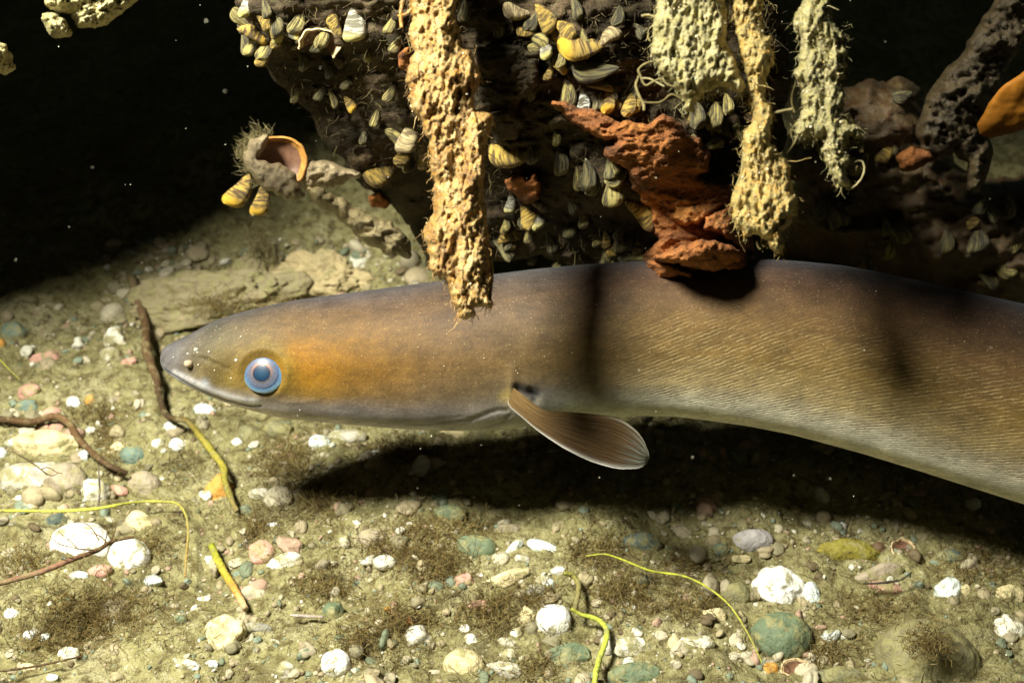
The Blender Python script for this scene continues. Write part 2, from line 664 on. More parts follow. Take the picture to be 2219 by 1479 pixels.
MAT = {
    "ground": m_ground(),
    "white": m_stone("white_stone", (0.80, 0.78, 0.70), 0.34, 0.25),
    "dustywhite": m_stone("dusty_white_stone", (0.74, 0.70, 0.58), 0.52, 0.45),
    "cream": m_stone("cream_stone", (0.60, 0.50, 0.28), 0.38, 0.45),
    "pale": m_stone("pale_grey_stone", (0.46, 0.43, 0.35), 0.45, 0.3),
    "tan": m_stone("tan_stone", (0.33, 0.27, 0.19), 0.35, 0.2),
    "grey": m_stone("grey_stone", (0.25, 0.235, 0.20), 0.45, 0.3),
    "lavender": m_stone("lavender_grey_stone", (0.36, 0.33, 0.32), 0.12, 0.25, band=False),
    "olive": m_stone("olive_stone", (0.17, 0.16, 0.085), 0.5, 0.3),
    "green": m_stone("green_stone", (0.115, 0.15, 0.085), 0.35, 0.25),
    "teal": m_stone("teal_stone", (0.125, 0.175, 0.14), 0.40, 0.2),
    "darkteal": m_stone("dark_teal_stone", (0.075, 0.10, 0.085), 0.45, 0.2),
    "pink": m_stone("pink_stone", (0.48, 0.26, 0.20), 0.38, 0.4, dark=(0.6, 0.5, 0.42)),
    "red": m_stone("red_stone", (0.50, 0.12, 0.06), 0.25, 0.2),
    "orange": m_stone("orange_stone", (0.50, 0.25, 0.05), 0.20, 0.2),
    "brown": m_stone("brown_stone", (0.13, 0.075, 0.04), 0.35, 0.3),
    "bluewhite": m_stone("bluish_white_stone", (0.62, 0.68, 0.64), 0.30, 0.3),
    "silted": m_stone("silted_boulder", (0.25, 0.205, 0.115), 0.45, 0.6),
    "yellowrock": m_stone("yellow_boulder", (0.38, 0.30, 0.155), 0.3, 0.5),
    "mossy": m_stone("mossy_stone", (0.20, 0.17, 0.025), 0.30, 0.5),
    "cobble": m_stone("brown_green_cobble", (0.19, 0.17, 0.09), 0.5, 0.5),
    "wood": m_wood(),
    "rot": m_rot(),
}
MAT["gold_crust"] = m_crust("golden_crust", [(0.28, (0.11, 0.048, 0.015)), (0.42, (0.29, 0.16, 0.045)), (0.54, (0.48, 0.32, 0.115)), (0.72, (0.66, 0.51, 0.26))], (26, 12, 1), (0.50, 0.24, 0.035), (0.80, 0.68, 0.46), 0.63)
MAT["pale_crust"] = m_crust("pale_crust", [(0.25, (0.173, 0.153, 0.067)), (0.42, (0.333, 0.292, 0.126)), (0.58, (0.505, 0.439, 0.212)), (0.78, (0.690, 0.585, 0.319))], (26, 16, 1), (0.478, 0.399, 0.133), (0.697, 0.697, 0.690), 0.64)
MAT["ochre_crust"] = m_crust("ochre_crust", [(0.25, (0.156, 0.125, 0.047)), (0.42, (0.374, 0.281, 0.094)), (0.58, (0.577, 0.437, 0.156)), (0.78, (0.780, 0.593, 0.250))], (30, 14, 1), (0.624, 0.343, 0.062), (0.850, 0.850, 0.655), 0.64)
MAT["grey_crust"] = m_crust("grey_silt_crust", [(0.25, (0.148, 0.108, 0.065)), (0.45, (0.314, 0.240, 0.137)), (0.7, (0.478, 0.375, 0.215))], (20, 20, 1), None, (0.577, 0.465, 0.286), 0.68)
MAT["alga"] = m_plain("brown_alga", (0.10, 0.07, 0.03), 0.9, 0.3, 300, 0, island=[(0.07, 0.045, 0.014), (0.15, 0.10, 0.03), (0.23, 0.165, 0.055), (0.32, 0.25, 0.10)])
MAT["fuzz"] = m_plain("silt_fuzz", (0.14, 0.11, 0.05), 0.95, 0.3, 300, 0, island=[(0.08, 0.06, 0.02), (0.17, 0.135, 0.055), (0.26, 0.215, 0.10), (0.36, 0.31, 0.165)])
MAT["logfuzz"] = m_plain("log_fuzz", (0.1, 0.08, 0.04), 0.95, 0.3, 300, 0, island=[(0.03, 0.022, 0.013), (0.075, 0.055, 0.03), (0.12, 0.09, 0.045), (0.19, 0.16, 0.065)])
MAT["gravel"] = m_plain("mixed_gravel", (0.373, 0.373, 0.373), 0.7, 0.25, 500, 0.0004, island=[
    (0.273, 0.224, 0.137), (0.348, 0.286, 0.174), (0.212, 0.187, 0.111), (0.447, 0.397, 0.273), (0.149, 0.174, 0.111), (0.311, 0.261, 0.149), (0.124, 0.093, 0.050), (0.576, 0.554, 0.447), (0.373, 0.248, 0.174), (0.286, 0.248, 0.162), (0.187, 0.224, 0.162), (0.373, 0.323, 0.212), (0.438, 0.389, 0.272), (0.248, 0.212, 0.124), (0.224, 0.187, 0.099)])
MAT["root"] = m_tint("root_skin", 0.75, 700, 0.0006, 0.45)
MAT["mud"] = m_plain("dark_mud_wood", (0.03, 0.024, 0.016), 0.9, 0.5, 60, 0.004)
MAT["leaf"] = m_plain("dead_leaf", (0.30, 0.115, 0.012), 0.6, 0.35, 60, 0.001)
MAT["speck"] = m_plain("suspended_speck", (0.5, 0.47, 0.36), 0.8, 0.2, 300, 0)
for nm, a in {
    "gold": ((0.676, 0.455, 0.091), (0.144, 0.094, 0.030), 0.42, None),
    "olive": ((0.575, 0.473, 0.152), (0.085, 0.068, 0.034), 0.42, None, 6.5, True),
    "dark": ((0.338, 0.287, 0.118), (0.051, 0.044, 0.030), 0.5, None, 6.5, True),
    "orange": ((0.710, 0.473, 0.101), (0.118, 0.075, 0.034), 0.45, (0.850, 0.507, 0.034)),
    "zebra": ((0.850, 0.850, 0.777), (0.085, 0.075, 0.047), 0.5, None),
    "grey": ((0.845, 0.794, 0.642), (0.203, 0.186, 0.135), 0.42, (0.760, 0.676, 0.203)),
    "tan": ((0.710, 0.558, 0.287), (0.220, 0.161, 0.085), 0.4, None),
}.items():
    MAT["mussel_" + nm] = m_mussel("mussel_shell_" + nm, *a)

# ------------------------------------------------------------------ lake bed


def gz(x, y):
    x = np.asarray(x, float).ravel()
    y = np.asarray(y, float).ravel()
    P = P2(x, y)
    z = 0.010 * fbm(P * 7.0, 3, 11) + 0.0085 * fbm(P * 30, 4, 12) + 0.0028 * fbm(P * 130, 4, 13, 0.65)
    # the bed rises a little towards the foot of the wood
    z = z + 0.055 * np.clip((y - 0.50) / 0.2, 0, 1) ** 2 * np.exp(-((x + 0.06) / 0.20) ** 2)
    return z


def G(px, py):
    px = np.atleast_1d(np.asarray(px, float))
    py = np.atleast_1d(np.asarray(py, float))
    u = (px - CX) / FPX
    v = (py - CY) / FPX
    r = FWD[None] + u[:, None] * RIGHT - v[:, None] * UP
    d = -H / r[:, 2]
    for k in range(14):
        p = EYE + d[:, None] * r
        z = gz(p[:, 0], p[:, 1])
        d = d + 0.7 * ((H - z) / (-r[:, 2]) - d)
    return EYE + d[:, None] * r, d


def axis(a0, a1, f0, f1, fine, coarse):
    mid = np.arange(f0, f1, fine)
    lo = f0 - np.cumsum(np.geomspace(fine, coarse, 70))
    hi = f1 + np.cumsum(np.geomspace(fine, coarse, 70))
    r = np.concatenate([lo[lo > a0][::-1], mid, hi[hi < a1]])
    return r


gx = axis(-1.6, 1.6, -0.30, 0.34, 0.0012, 0.05)
gy = axis(-0.6, 2.4, 0.27, 0.66, 0.0012, 0.05)
XX, YY = np.meshgrid(gx, gy)
V = np.stack([XX.ravel(), YY.ravel(), gz(XX, YY)], 1)
me = mesh("lake_bed", V, grid_faces(len(gy), len(gx)), MAT["ground"])
tag(link("lake_bed", me), kind="structure")

# ------------------------------------------------------------------ the eel
TOP = [(349, 776), (350, 766), (354, 757), (361, 749), (377, 741), (397, 731), (418, 721), (442, 707), (467, 694), (506, 681), (545, 671), (585, 661), (644, 649), (740, 637), (851, 622), (963, 607),
       (1071, 594), (1160, 583), (1247, 575), (1350, 568), (1450, 564), (1550, 562), (1640, 562), (1716, 566), (1817, 576), (1918, 595), (1986, 611), (2121, 640), (2219, 662), (2600, 720), (3000, 750), (3500, 790), (4000, 840), (4400, 872)]
BOT = [(349, 778), (350, 788), (354, 798), (361, 806), (373, 815), (397, 831), (422, 844), (467, 864), (526, 884), (585, 899), (624, 907), (730, 917), (800, 923), (875, 929), (950, 932), (1010, 933), (1078, 931), (1146, 923),
       (1200, 914), (1260, 906), (1334, 902), (1400, 900), (1460, 901), (1520, 908), (1614, 921), (1716, 941), (1817, 968), (1871, 983), (1986, 1018), (2087, 1050), (2219, 1092), (2600, 1130), (3000, 1080), (3500, 1010), (4000, 935), (4400, 878)]
DEP = [(349, 0.490), (700, 0.497), (1000, 0.496), (1400, 0.492), (1800, 0.490), (2219, 0.486), (2600, 0.485), (3000, 0.495), (3500, 0.52), (4000, 0.56), (4400, 0.59)]
WID = [(349, 0.9), (450, 0.80), (600, 0.80), (850, 0.84), (1100, 0.88), (1500, 0.90), (4400, 0.9)]


def lut(tab, x):
    a = np.array(tab, float)
    return np.interp(x, a[:, 0], a[:, 1])


def lut(tab, x):
    a = np.array(tab, float)
    q = np.arange(0, 4800, 5.0)
    y = np.interp(q, a[:, 0], a[:, 1])
    ker = np.hanning(63)[1:-1]
    ker /= ker.sum()
    return np.interp(x, q, np.convolve(np.pad(y, 30, mode='edge'), ker, 'valid'))


def smooth_lut(tab, lim=520):
    a = np.array(tab, float)
    xs = np.arange(349, 4401, 1.0)
    y = np.interp(xs, a[:, 0], a[:, 1])
    w = np.clip((xs - 349) / 120.0, 0.0, 1)
    for k in (9, 25, 41):
        ker = np.hanning(k + 2)[1:-1]
        ker /= ker.sum()
        ys = np.convolve(np.pad(y, k // 2, mode='edge'), ker, 'valid')
        ww = np.clip((xs - 349) / (k * 1.5) - 0.35, 0, 1)
        y = y * (1 - ww) + ys * ww
    return xs, y


TX, TY = smooth_lut(TOP)
BX, BY = smooth_lut(BOT)


def eel_section(x):
    t = np.interp(x, TX, TY)
    b = np.interp(x, BX, BY)
    return (t + b) / 2, (b - t) / 2, lut(DEP, x), lut(WID, x)


def eel_surface(px, py, lift=0.0):
    """point of the near flank seen at a pixel of the side view"""
    px = np.atleast_1d(np.asarray(px, float))
    py = np.atleast_1d(np.asarray(py, float))
    qx, qy = px.copy(), py.copy()
    for _ in range(6):                                    # the section whose near flank is seen at the pixel
        cy, r, d, w = eel_section(qx)
        s = np.clip((cy - qy) / r, -0.999, 0.999)
        rz = r * d / FPX * w
        k = (d - rz * np.sqrt(1 - s * s) ** np.interp(qx, [900, 1500], [1.0, 0.70])) / d
        qx = CX + (px - CX) * k
        qy = CY + (py - CY) * k
    px, py = qx, qy
    return W(px, py, d) - FWD * (rz * np.sqrt(1 - s * s) ** np.interp(px, [900, 1500], [1.0, 0.70]) + lift)[:, None]


GROOVES = [  # polyline (px), width, depth (px), darkness
    ([(352, 795), (361, 803), (373, 810), (397, 825), (424, 840), (455, 854), (487, 866), (520, 875), (546, 880), (566, 880)], 2.8, 3.6, 0.85),
    ([(1122, 842), (1140, 848), (1162, 853)], 11, 13, 0.9),
    ([(1150, 848), (1158, 866)], 8, 9, 0.9),
    ([(1020, 910), (1054, 896), (1078, 888), (1098, 888)], 5, 5, 0.35),
    ([(900, 921), (960, 917), (1020, 910)], 4, 3, 0.25),
    ([(1058, 926), (1090, 912), (1106, 898)], 4, 4, 0.3),
    ([(840, 912), (900, 914), (960, 908), (1000, 902)], 4, 2, 0.12),
    ([(436, 775), (470, 786), (500, 800)], 6, 2.0, 0.12),
]
RIDGES = [([(380, 808), (424, 829), (467, 850), (510, 863), (552, 869)], 7, 3.0), ([(420, 766), (450, 772), (490, 792)], 4, 1.5),
          ([(600, 868), (640, 872), (690, 866)], 5, 1.6), ([(1112, 800), (1108, 850), (1108, 868)], 12, 4.0)]

xs = np.concatenate([349 + (np.linspace(0, 1, 40) ** 2) * 40, np.arange(390, 720, 1.6), np.arange(720, 2260, 4.0), np.arange(2260, 4401, 20)])
NT_ = 220
th = np.linspace(0, 2 * math.pi, NT_, endpoint=False) + math.pi / 2       # starts on the back, passes the far side first
cy, r, d, w = eel_section(xs)
S = np.sin(th)[None] * np.ones((len(xs), 1))
Cc = np.cos(th)[None] * np.ones((len(xs), 1))                              # negative on the far side -> +depth
PX = xs[:, None] * np.ones((1, NT_))
PY = cy[:, None] - r[:, None] * S
pwx = np.interp(xs, [900, 1500], [1.0, 0.70])[:, None]
Cc = np.sign(Cc) * np.abs(Cc) ** pwx
kk = d[:, None] / (d[:, None] - (r * d / FPX * w)[:, None] * np.abs(Cc))     # flank points seen from the side
flat = np.stack([(CX + (PX - CX) * kk).ravel(), (CY + (PY - CY) * kk).ravel()], 1)
ring_y = PY.ravel()
disp = np.zeros(len(flat))
darkv = np.zeros(len(flat))
for pl, wd_, dp, dk in GROOVES:
    dd, _ = pdist(flat, np.array(pl, float), False)
    g = np.exp(-(dd / wd_) ** 2)
    disp -= dp * g
    darkv = np.maximum(darkv, dk * np.exp(-(dd / (wd_ * 0.8)) ** 2))
for pl, wd_, dp in RIDGES:
    dd, _ = pdist(flat, np.array(pl, float), False)
    disp += dp * np.exp(-(dd / wd_) ** 2)
# socket rim round the eye and soft muscle relief
de = np.hypot((flat[:, 0] - 569), (flat[:, 1] - 808))
disp += 5.0 * np.exp(-((de - 54) / 11.0) ** 2) - 7.0 * np.exp(-(de / 38.0) ** 4)
disp += 2.2 * fbm(P2(flat[:, 0] / 160, flat[:, 1] / 60), 3, 5) * np.clip((flat[:, 0] - 420) / 300, 0, 1)
facing = np.abs(Cc.ravel())
disp *= np.clip(facing * 4, 0, 1)
disp = disp.reshape(S.shape)
rw = (r * d / FPX)[:, None]
Rr = rw + disp * d[:, None] / FPX
cen = W(xs, cy, d)
V = cen[:, None] + UP[None, None] * (rw * S)[:, :, None] * 1.0 - FWD[None, None] * ((Rr * w[:, None]) * Cc)[:, :, None]
V = V.reshape(-1, 3)
n = len(xs)
F = [grid_faces(n, NT_, True)]
V = np.vstack([V, cen[0], cen[-1]])
j = np.arange(NT_)
F.append(np.vstack([np.stack([np.full(NT_, n * NT_), (j + 1) % NT_, j], 1), np.stack([np.full(NT_, n * NT_ + 1), (n - 1) * NT_ + j, (n - 1) * NT_ + (j + 1) % NT_], 1)]))

# skin pigment, plus painted shadow on the rear back: dark back, brown flank, pale belly, orange cheek
VS = np.array([0, .10, .22, .40, .58, .72, .82, .92, 1.0])
PAL = {
    349: [(.17, .16, .17), (.18, .165, .17), (.20, .18, .18), (.21, .18, .16), (.21, .18, .16), (.24, .22, .21), (.34, .32, .33), (.38, .36, .37), (.32, .30, .30)],
    470: [(.13, .12, .12), (.14, .125, .11), (.16, .135, .09), (.20, .155, .065), (.22, .16, .055), (.22, .165, .065), (.34, .30, .25), (.58, .54, .56), (.52, .48, .50)],
    620: [(.14, .125, .13), (.16, .125, .10), (.20, .125, .06), (.30, .17, .035), (.32, .18, .035), (.27, .17, .05), (.30, .26, .22), (.46, .43, .44), (.48, .45, .45)],
    760: [(.15, .135, .145), (.165, .13, .12), (.19, .115, .06), (.28, .145, .030), (.27, .145, .036), (.21, .135, .055), (.24, .21, .20), (.36, .34, .365), (.38, .36, .36)],
    950: [(.16, .15, .155), (.165, .13, .115), (.185, .115, .068), (.20, .115, .048), (.19, .115, .048), (.17, .12, .07), (.24, .21, .20), (.35, .34, .35), (.36, .35, .33)],
    1180: [(.13, .125, .125), (.145, .115, .10), (.17, .11, .068), (.18, .115, .058), (.19, .125, .055), (.19, .145, .085), (.22, .20, .17), (.27, .265, .24), (.28, .27, .22)],
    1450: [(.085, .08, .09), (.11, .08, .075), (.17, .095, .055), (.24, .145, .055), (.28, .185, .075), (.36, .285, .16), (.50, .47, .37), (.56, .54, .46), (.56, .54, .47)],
    2219: [(.045, .04, .042), (.06, .042, .035), (.085, .048, .028), (.17, .095, .042), (.32, .21, .075), (.36, .28, .15), (.48, .44, .34), (.56, .54, .46), (.58, .56, .50)],  # dark back pigment, deepened further to paint in a broad shadow
}
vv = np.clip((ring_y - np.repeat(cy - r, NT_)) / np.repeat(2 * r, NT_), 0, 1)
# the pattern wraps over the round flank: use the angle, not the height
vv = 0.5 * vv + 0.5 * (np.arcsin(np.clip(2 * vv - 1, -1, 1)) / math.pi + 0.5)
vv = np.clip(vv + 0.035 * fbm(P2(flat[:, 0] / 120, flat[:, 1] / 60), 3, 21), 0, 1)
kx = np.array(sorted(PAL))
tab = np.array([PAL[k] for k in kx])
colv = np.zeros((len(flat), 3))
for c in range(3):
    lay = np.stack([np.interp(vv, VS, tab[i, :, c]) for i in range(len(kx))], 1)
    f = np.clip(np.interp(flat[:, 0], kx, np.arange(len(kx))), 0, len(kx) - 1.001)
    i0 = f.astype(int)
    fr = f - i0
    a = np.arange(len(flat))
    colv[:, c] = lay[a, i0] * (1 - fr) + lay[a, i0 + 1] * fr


def blob(x, y, sx, sy, pw=2):
    return np.exp(-(np.hypot((flat[:, 0] - x) / sx, (flat[:, 1] - y) / sy)) ** pw)


def tintv(wt, c):
    global colv
    colv = colv * (1 - wt[:, None]) + wt[:, None] * np.array(c)


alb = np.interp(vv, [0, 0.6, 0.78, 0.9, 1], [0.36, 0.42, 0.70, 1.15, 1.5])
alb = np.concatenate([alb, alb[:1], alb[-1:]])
tintv(0.75 * blob(668, 780, 66, 52, 2.5), (.46, .215, .026))
tintv(0.40 * blob(740, 790, 110, 60, 2), (.34, .17, .04))
tintv(0.45 * np.exp(-((de - 58) / 16) ** 2) * np.clip(0.55 + (808 - flat[:, 1]) / 90 + (flat[:, 0] - 569) / 160, 0, 1) * np.clip((flat[:, 0] - 520) / 60, 0, 1), (.40, .30, .09))
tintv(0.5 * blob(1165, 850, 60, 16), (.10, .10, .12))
tintv(0.6 * blob(370, 775, 30, 34), (.24, .23, .245))
tintv(0.6 * blob(1300, 880, 160, 26), (.27, .29, .25))
tintv(0.5 * blob(2120, 860, 90, 70), (.13, .075, .035))
lipd, _ = pdist(flat, np.array([(380, 810), (424, 831), (467, 852), (510, 866), (548, 872)], float), False)
tintv(0.9 * np.exp(-(lipd / 8) ** 2), (.80, .77, .78))
bl, _ = pdist(flat, np.array([(545, 868), (556, 870)], float), False)
tintv(0.9 * np.exp(-(bl / 6) ** 2), (.9, .9, .88))
tintv(0.7 * blob(444, 829, 9, 9), (.55, .60, .66))
tintv(darkv, (.018, .016, .018))
yl, _ = pdist(flat, np.array([(1092, 858), (1104, 852), (1106, 870)], float), False)
tintv(0.6 * np.exp(-(yl / 12) ** 2), (.50, .38, .14))
scale_mask = np.clip((flat[:, 0] - 1290) / 170, 0, 1) * np.interp(vv, [0, .33, .5, .80, .92, 1], [0, .08, .9, .9, .15, 0])
colv = np.vstack([colv, colv[:1], colv[-1:]])
scale_mask = np.concatenate([scale_mask, [0, 0]])
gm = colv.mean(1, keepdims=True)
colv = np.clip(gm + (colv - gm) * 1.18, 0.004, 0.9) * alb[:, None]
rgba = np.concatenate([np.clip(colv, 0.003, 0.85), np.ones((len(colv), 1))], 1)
arc = (th - math.pi / 2)
arc = np.where(arc > math.pi, arc - 2 * math.pi, arc)
UV = np.stack([PX / 1000.0, (r[:, None] * 1.0) * (-arc)[None] / 1000.0], -1).reshape(-1, 2)
UV = np.vstack([UV, UV[:1], UV[-1:]])


def m_skin():
    t = NT("eel_skin")
    a = t.n("ShaderNodeVertexColor", layer_name="tint")
    sm = t.n("ShaderNodeAttribute", attribute_name="scales")
    sm = sm.outputs["Fac"]
    n0 = t.noise(t.co("UV"), 16, 4, 0.6)
    n1 = t.noise(t.co("UV"), 130, 3, 0.7)
    n2 = t.noise(t.co("UV"), 420, 2, 0.7)
    c = t.mix(1.0, a.outputs[0], t.ramp(n0, [(0.3, 0.70), (0.7, 1.22)]), 'MULTIPLY')
    n4 = t.noise(t.co("UV", (30, 55, 1)), 1.0, 4, 0.7, 0.6)
    c = t.mix(1.0, c, t.ramp(n4, [(0.32, 0.78), (0.5, 1.0), (0.7, 1.18)]), 'MULTIPLY')
    c = t.mix(1.0, c, t.ramp(n1, [(0.3, 0.80), (0.7, 1.18)]), 'MULTIPLY')
    c = t.mix(1.0, c, t.ramp(n2, [(0.3, 0.70), (0.7, 1.28)]), 'MULTIPLY')
    # small embedded scales: short slanting ridges
    wv = t.n("ShaderNodeTexWave", wave_type='BANDS', bands_direction='Y')
    t.l(t.co("UV", (18, 54, 1), (0, 0, 0.80)), wv.inputs[0])
    wv.inputs["Scale"].default_value = 1.05
    wv.inputs["Distortion"].default_value = 3.0
    wv.inputs["Detail"].default_value = 2.0
    wv.inputs["Detail Scale"].default_value = 2.6
    brk = t.noise(t.co("UV", (24, 80, 1), (0, 0, 0.95)), 1.0, 2, 0.5)
    rid = t.math('MULTIPLY', t.ramp(wv.outputs[1], [(0.45, 0.0), (0.95, 1.0)]), t.ramp(brk, [(0.42, 0.0), (0.6, 1.0)]))
    rid = t.math('MULTIPLY', rid, sm)
    c = t.mix(t.math('MULTIPLY', rid, 0.38), c, (0.36, 0.27, 0.12))
    low = t.math('MULTIPLY', t.ramp(wv.outputs[1], [(0.05, 1.0), (0.35, 0.0)]), sm)
    c = t.mix(t.math('MULTIPLY', low, 0.16), c, (0.035, 0.025, 0.012))
    spk = t.noise(t.co("UV"), 300, 1, 0.5)
    c = t.mix(t.ramp(spk, [(0.69, 0.0), (0.76, 0.5)]), c, (0.55, 0.45, 0.22))
    t.base(c)
    t.bump(rid, 0.0003, 0.7)
    t.bump(n1, 0.00018, 0.35)
    t.p(Roughness=0.62, Specular_IOR_Level=0.22, Sheen_Weight=0.12, Sheen_Roughness=0.45, Subsurface_Weight=0.0)
    t.b.inputs["Sheen Tint"].default_value = (0.55, 0.66, 0.85, 1)
    return t.m


eel = empty("eel", (0.0, 0.42, 0.03))
tag(eel, "brown eel with pale belly and blue ringed eye gliding over the stony lake bed", "eel")
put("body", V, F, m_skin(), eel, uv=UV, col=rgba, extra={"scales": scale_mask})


def m_glossy(name, c, rough=0.15, coat=1.0):
    t = NT(name)
    n = t.noise(t.co("Object"), 900, 2)
    t.base(t.ramp(n, [(0.3, tuple(np.array(c) * 0.85)), (0.7, tuple(np.array(c) * 1.1))]))
    t.p(Roughness=rough, Coat_Weight=coat, Coat_Roughness=0.06)
    return t.m


EYE_OLD = 0 and [m_glossy("eye_ring", (0.085, 0.17, 0.27)), m_glossy("eye_iris", (0.095, 0.075, 0.10)), m_glossy("eye_pupil", (0.004, 0.022, 0.055)), m_glossy("eye_iris_rim", (0.30, 0.13, 0.07))]


def m_eye():
    t = NT("eye_gloss")
    a = t.n("ShaderNodeVertexColor", layer_name="tint")
    n = t.noise(t.co("Object"), 1500, 3, 0.7)
    t.base(t.mix(1.0, a.outputs[0], t.ramp(n, [(0.3, 0.72), (0.7, 1.25)]), 'MULTIPLY'))
    t.p(Roughness=0.4, Coat_Weight=0.22, Coat_Roughness=0.15, Specular_IOR_Level=0.3)
    return t.m


EYEM = [m_eye()] * 4


def eye_tint(r_, a_):
    up = np.sin(a_)
    rt = np.cos(a_)
    st = np.array([0, .36, .40, .44, .52, .62, .72, .80, .88, .95, 1.0])
    cs = np.array([(.006, .035, .075), (.004, .020, .050), (.012, .016, .030), (.085, .075, .085), (.085, .085, .11), (.08, .088, .125), (.075, .095, .16), (.055, .115, .21), (.07, .13, .19), (.12, .19, .24), (.06, .09, .11)])
    r2 = r_ + (0.018 * np.sin(a_ * 7 + 1) + 0.012 * np.sin(a_ * 17)) * np.clip((r_ - 0.46) / 0.12, 0, 1)
    c = np.stack([np.interp(r2, st, cs[:, i]) for i in range(3)], -1)
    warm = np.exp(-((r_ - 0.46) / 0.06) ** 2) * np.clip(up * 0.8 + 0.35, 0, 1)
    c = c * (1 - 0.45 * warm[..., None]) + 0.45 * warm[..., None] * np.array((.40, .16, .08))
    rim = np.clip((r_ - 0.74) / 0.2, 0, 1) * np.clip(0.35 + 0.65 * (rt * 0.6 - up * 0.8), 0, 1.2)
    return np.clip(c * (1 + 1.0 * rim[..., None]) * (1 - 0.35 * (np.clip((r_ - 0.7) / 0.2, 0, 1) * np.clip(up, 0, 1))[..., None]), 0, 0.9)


def eye(side):
    c0 = eel_surface(569, 808)[0]
    cyy, rr, dd, ww = [float(q[0]) for q in eel_section(np.array([569.0]))]
    nrm = -FWD * side + UP * 0.05 * 1 - RIGHT * 0.10
    nrm /= np.linalg.norm(nrm)
    if side < 0:
        mid = W(569, 808, dd)[0]
        c0 = c0 + FWD * 2 * ((mid - c0) @ FWD)
    e1 = RIGHT - nrm * (RIGHT @ nrm)
    e1 /= np.linalg.norm(e1)
    e2 = np.cross(nrm, e1)
    R = 45.5 * dd / FPX
    ph = np.linspace(0, 2 * math.pi, 64, endpoint=False)

    def dome(r0, r1, step, m, name, par):
        rs = np.linspace(r0, r1, 12)
        hgt = 0.0040 * np.sqrt(np.clip(1 - (rs / 1.04) ** 2, 0, 1)) - 0.0026 + step
        off = np.zeros((12, 64, 3))
        off += (rs[:, None] * R * np.cos(ph)[None])[:, :, None] * e1 + (rs[:, None] * R * 0.94 * np.sin(ph)[None])[:, :, None] * e2
        Vv = (c0 + off + hgt[:, None, None] * nrm).reshape(-1, 3)
        # back rim so that the ring has thickness
        bk = Vv.reshape(12, 64, 3)[-1] - nrm * 0.003
        Vv = np.vstack([Vv, bk])
        Ff = [grid_faces(13, 64, True)]
        rr_ = np.concatenate([rs, rs[-1:]])[:, None] * np.ones((1, 64))
        cl = eye_tint(rr_, ph[None] * np.ones((13, 1))).reshape(-1, 3)
        return put(name, Vv, Ff, m, par, col=np.concatenate([cl, np.ones((len(cl), 1))], 1))

    e = dome(0.74, 1.0, 0.0, EYEM[0], "eye", eel)
    dome(0.47, 0.745, 0.00012, EYEM[1], "iris", e)
    dome(0.40, 0.475, 0.00018, EYEM[3], "iris_rim", e)
    dome(0.0, 0.405, 0.00016, EYEM[2], "pupil", e)


eye(1)
eye(-1)

# nostril tube and pale sensory pores on the snout
tc = eel_surface(412, 788)[0]
Vn, Fn = tube(np.array([tc + FWD * 0.001, tc - FWD * 0.0010 - RIGHT * 0.0004, tc - FWD * 0.0022 - RIGHT * 0.0011 + UP * 0.0003]), [0.0017, 0.0015, 0.0011], 12)
put("nostril", Vn, Fn, m_plain("nostril_skin", (0.33, 0.26, 0.17), 0.5, 0.2), eel)
sp = []
for (x, y, q) in [(407, 766, 3.2), (428, 763, 3.2), (453, 762, 3.4), (512, 780, 5.0), (522, 729, 2.4), (376, 774, 2.2), (501, 819, 2.4), (465, 802, 2.0), (430, 790, 2.4), (650, 888, 2.4), (645, 900, 2.2),
                (1118, 802, 2.6), (1112, 812, 2.2), (1122, 808, 2.2), (1049, 776, 2.4), (962, 793, 2.2), (1180, 772, 2.0), (1293, 659, 2.2), (1240, 764, 2.0)]:
    c0 = eel_surface(x, y, 0.0002)[0]
    sp.append((ICO[2][0] * q * (0.33 if x < 600 else 0.24) / FPX + c0, ICO[2][1]))
put("pore", *merge(sp), m_plain("pore_white", (0.66, 0.58, 0.44), 0.35, 0.1, spec=0.6), eel)

# pectoral fins
UPE = [(1112, 838), (1122, 847), (1137, 858), (1155, 872), (1177, 886), (1199, 891), (1243, 893), (1297, 898), (1328, 902), (1356, 914), (1381, 934), (1396, 956), (1405, 978), (1408, 990)]
LOE = [(1103, 862), (1100, 872), (1105, 882), (1116, 892), (1130, 903), (1151, 921), (1170, 936), (1197, 955), (1224, 972), (1261, 991), (1297, 1005), (1334, 1014), (1361, 1016), (1388, 1013), (1402, 1004), (1408, 992)]


def m_fin():
    t = NT("fin_membrane")
    a = t.n("ShaderNodeVertexColor", layer_name="tint")
    wv = t.noise(t.co("UV", (3.0, 42, 1)), 1.0, 4, 0.6, 0.2)
    c = t.mix(1.0, a.outputs[0], t.ramp(wv, [(0.35, 0.5), (0.65, 1.6)]), 'MULTIPLY')
    t.base(c)
    t.bump(wv, 0.0010, 0.8)
    t.p(Roughness=0.6, Specular_IOR_Level=0.12)
    return t.m


FINM = m_fin()


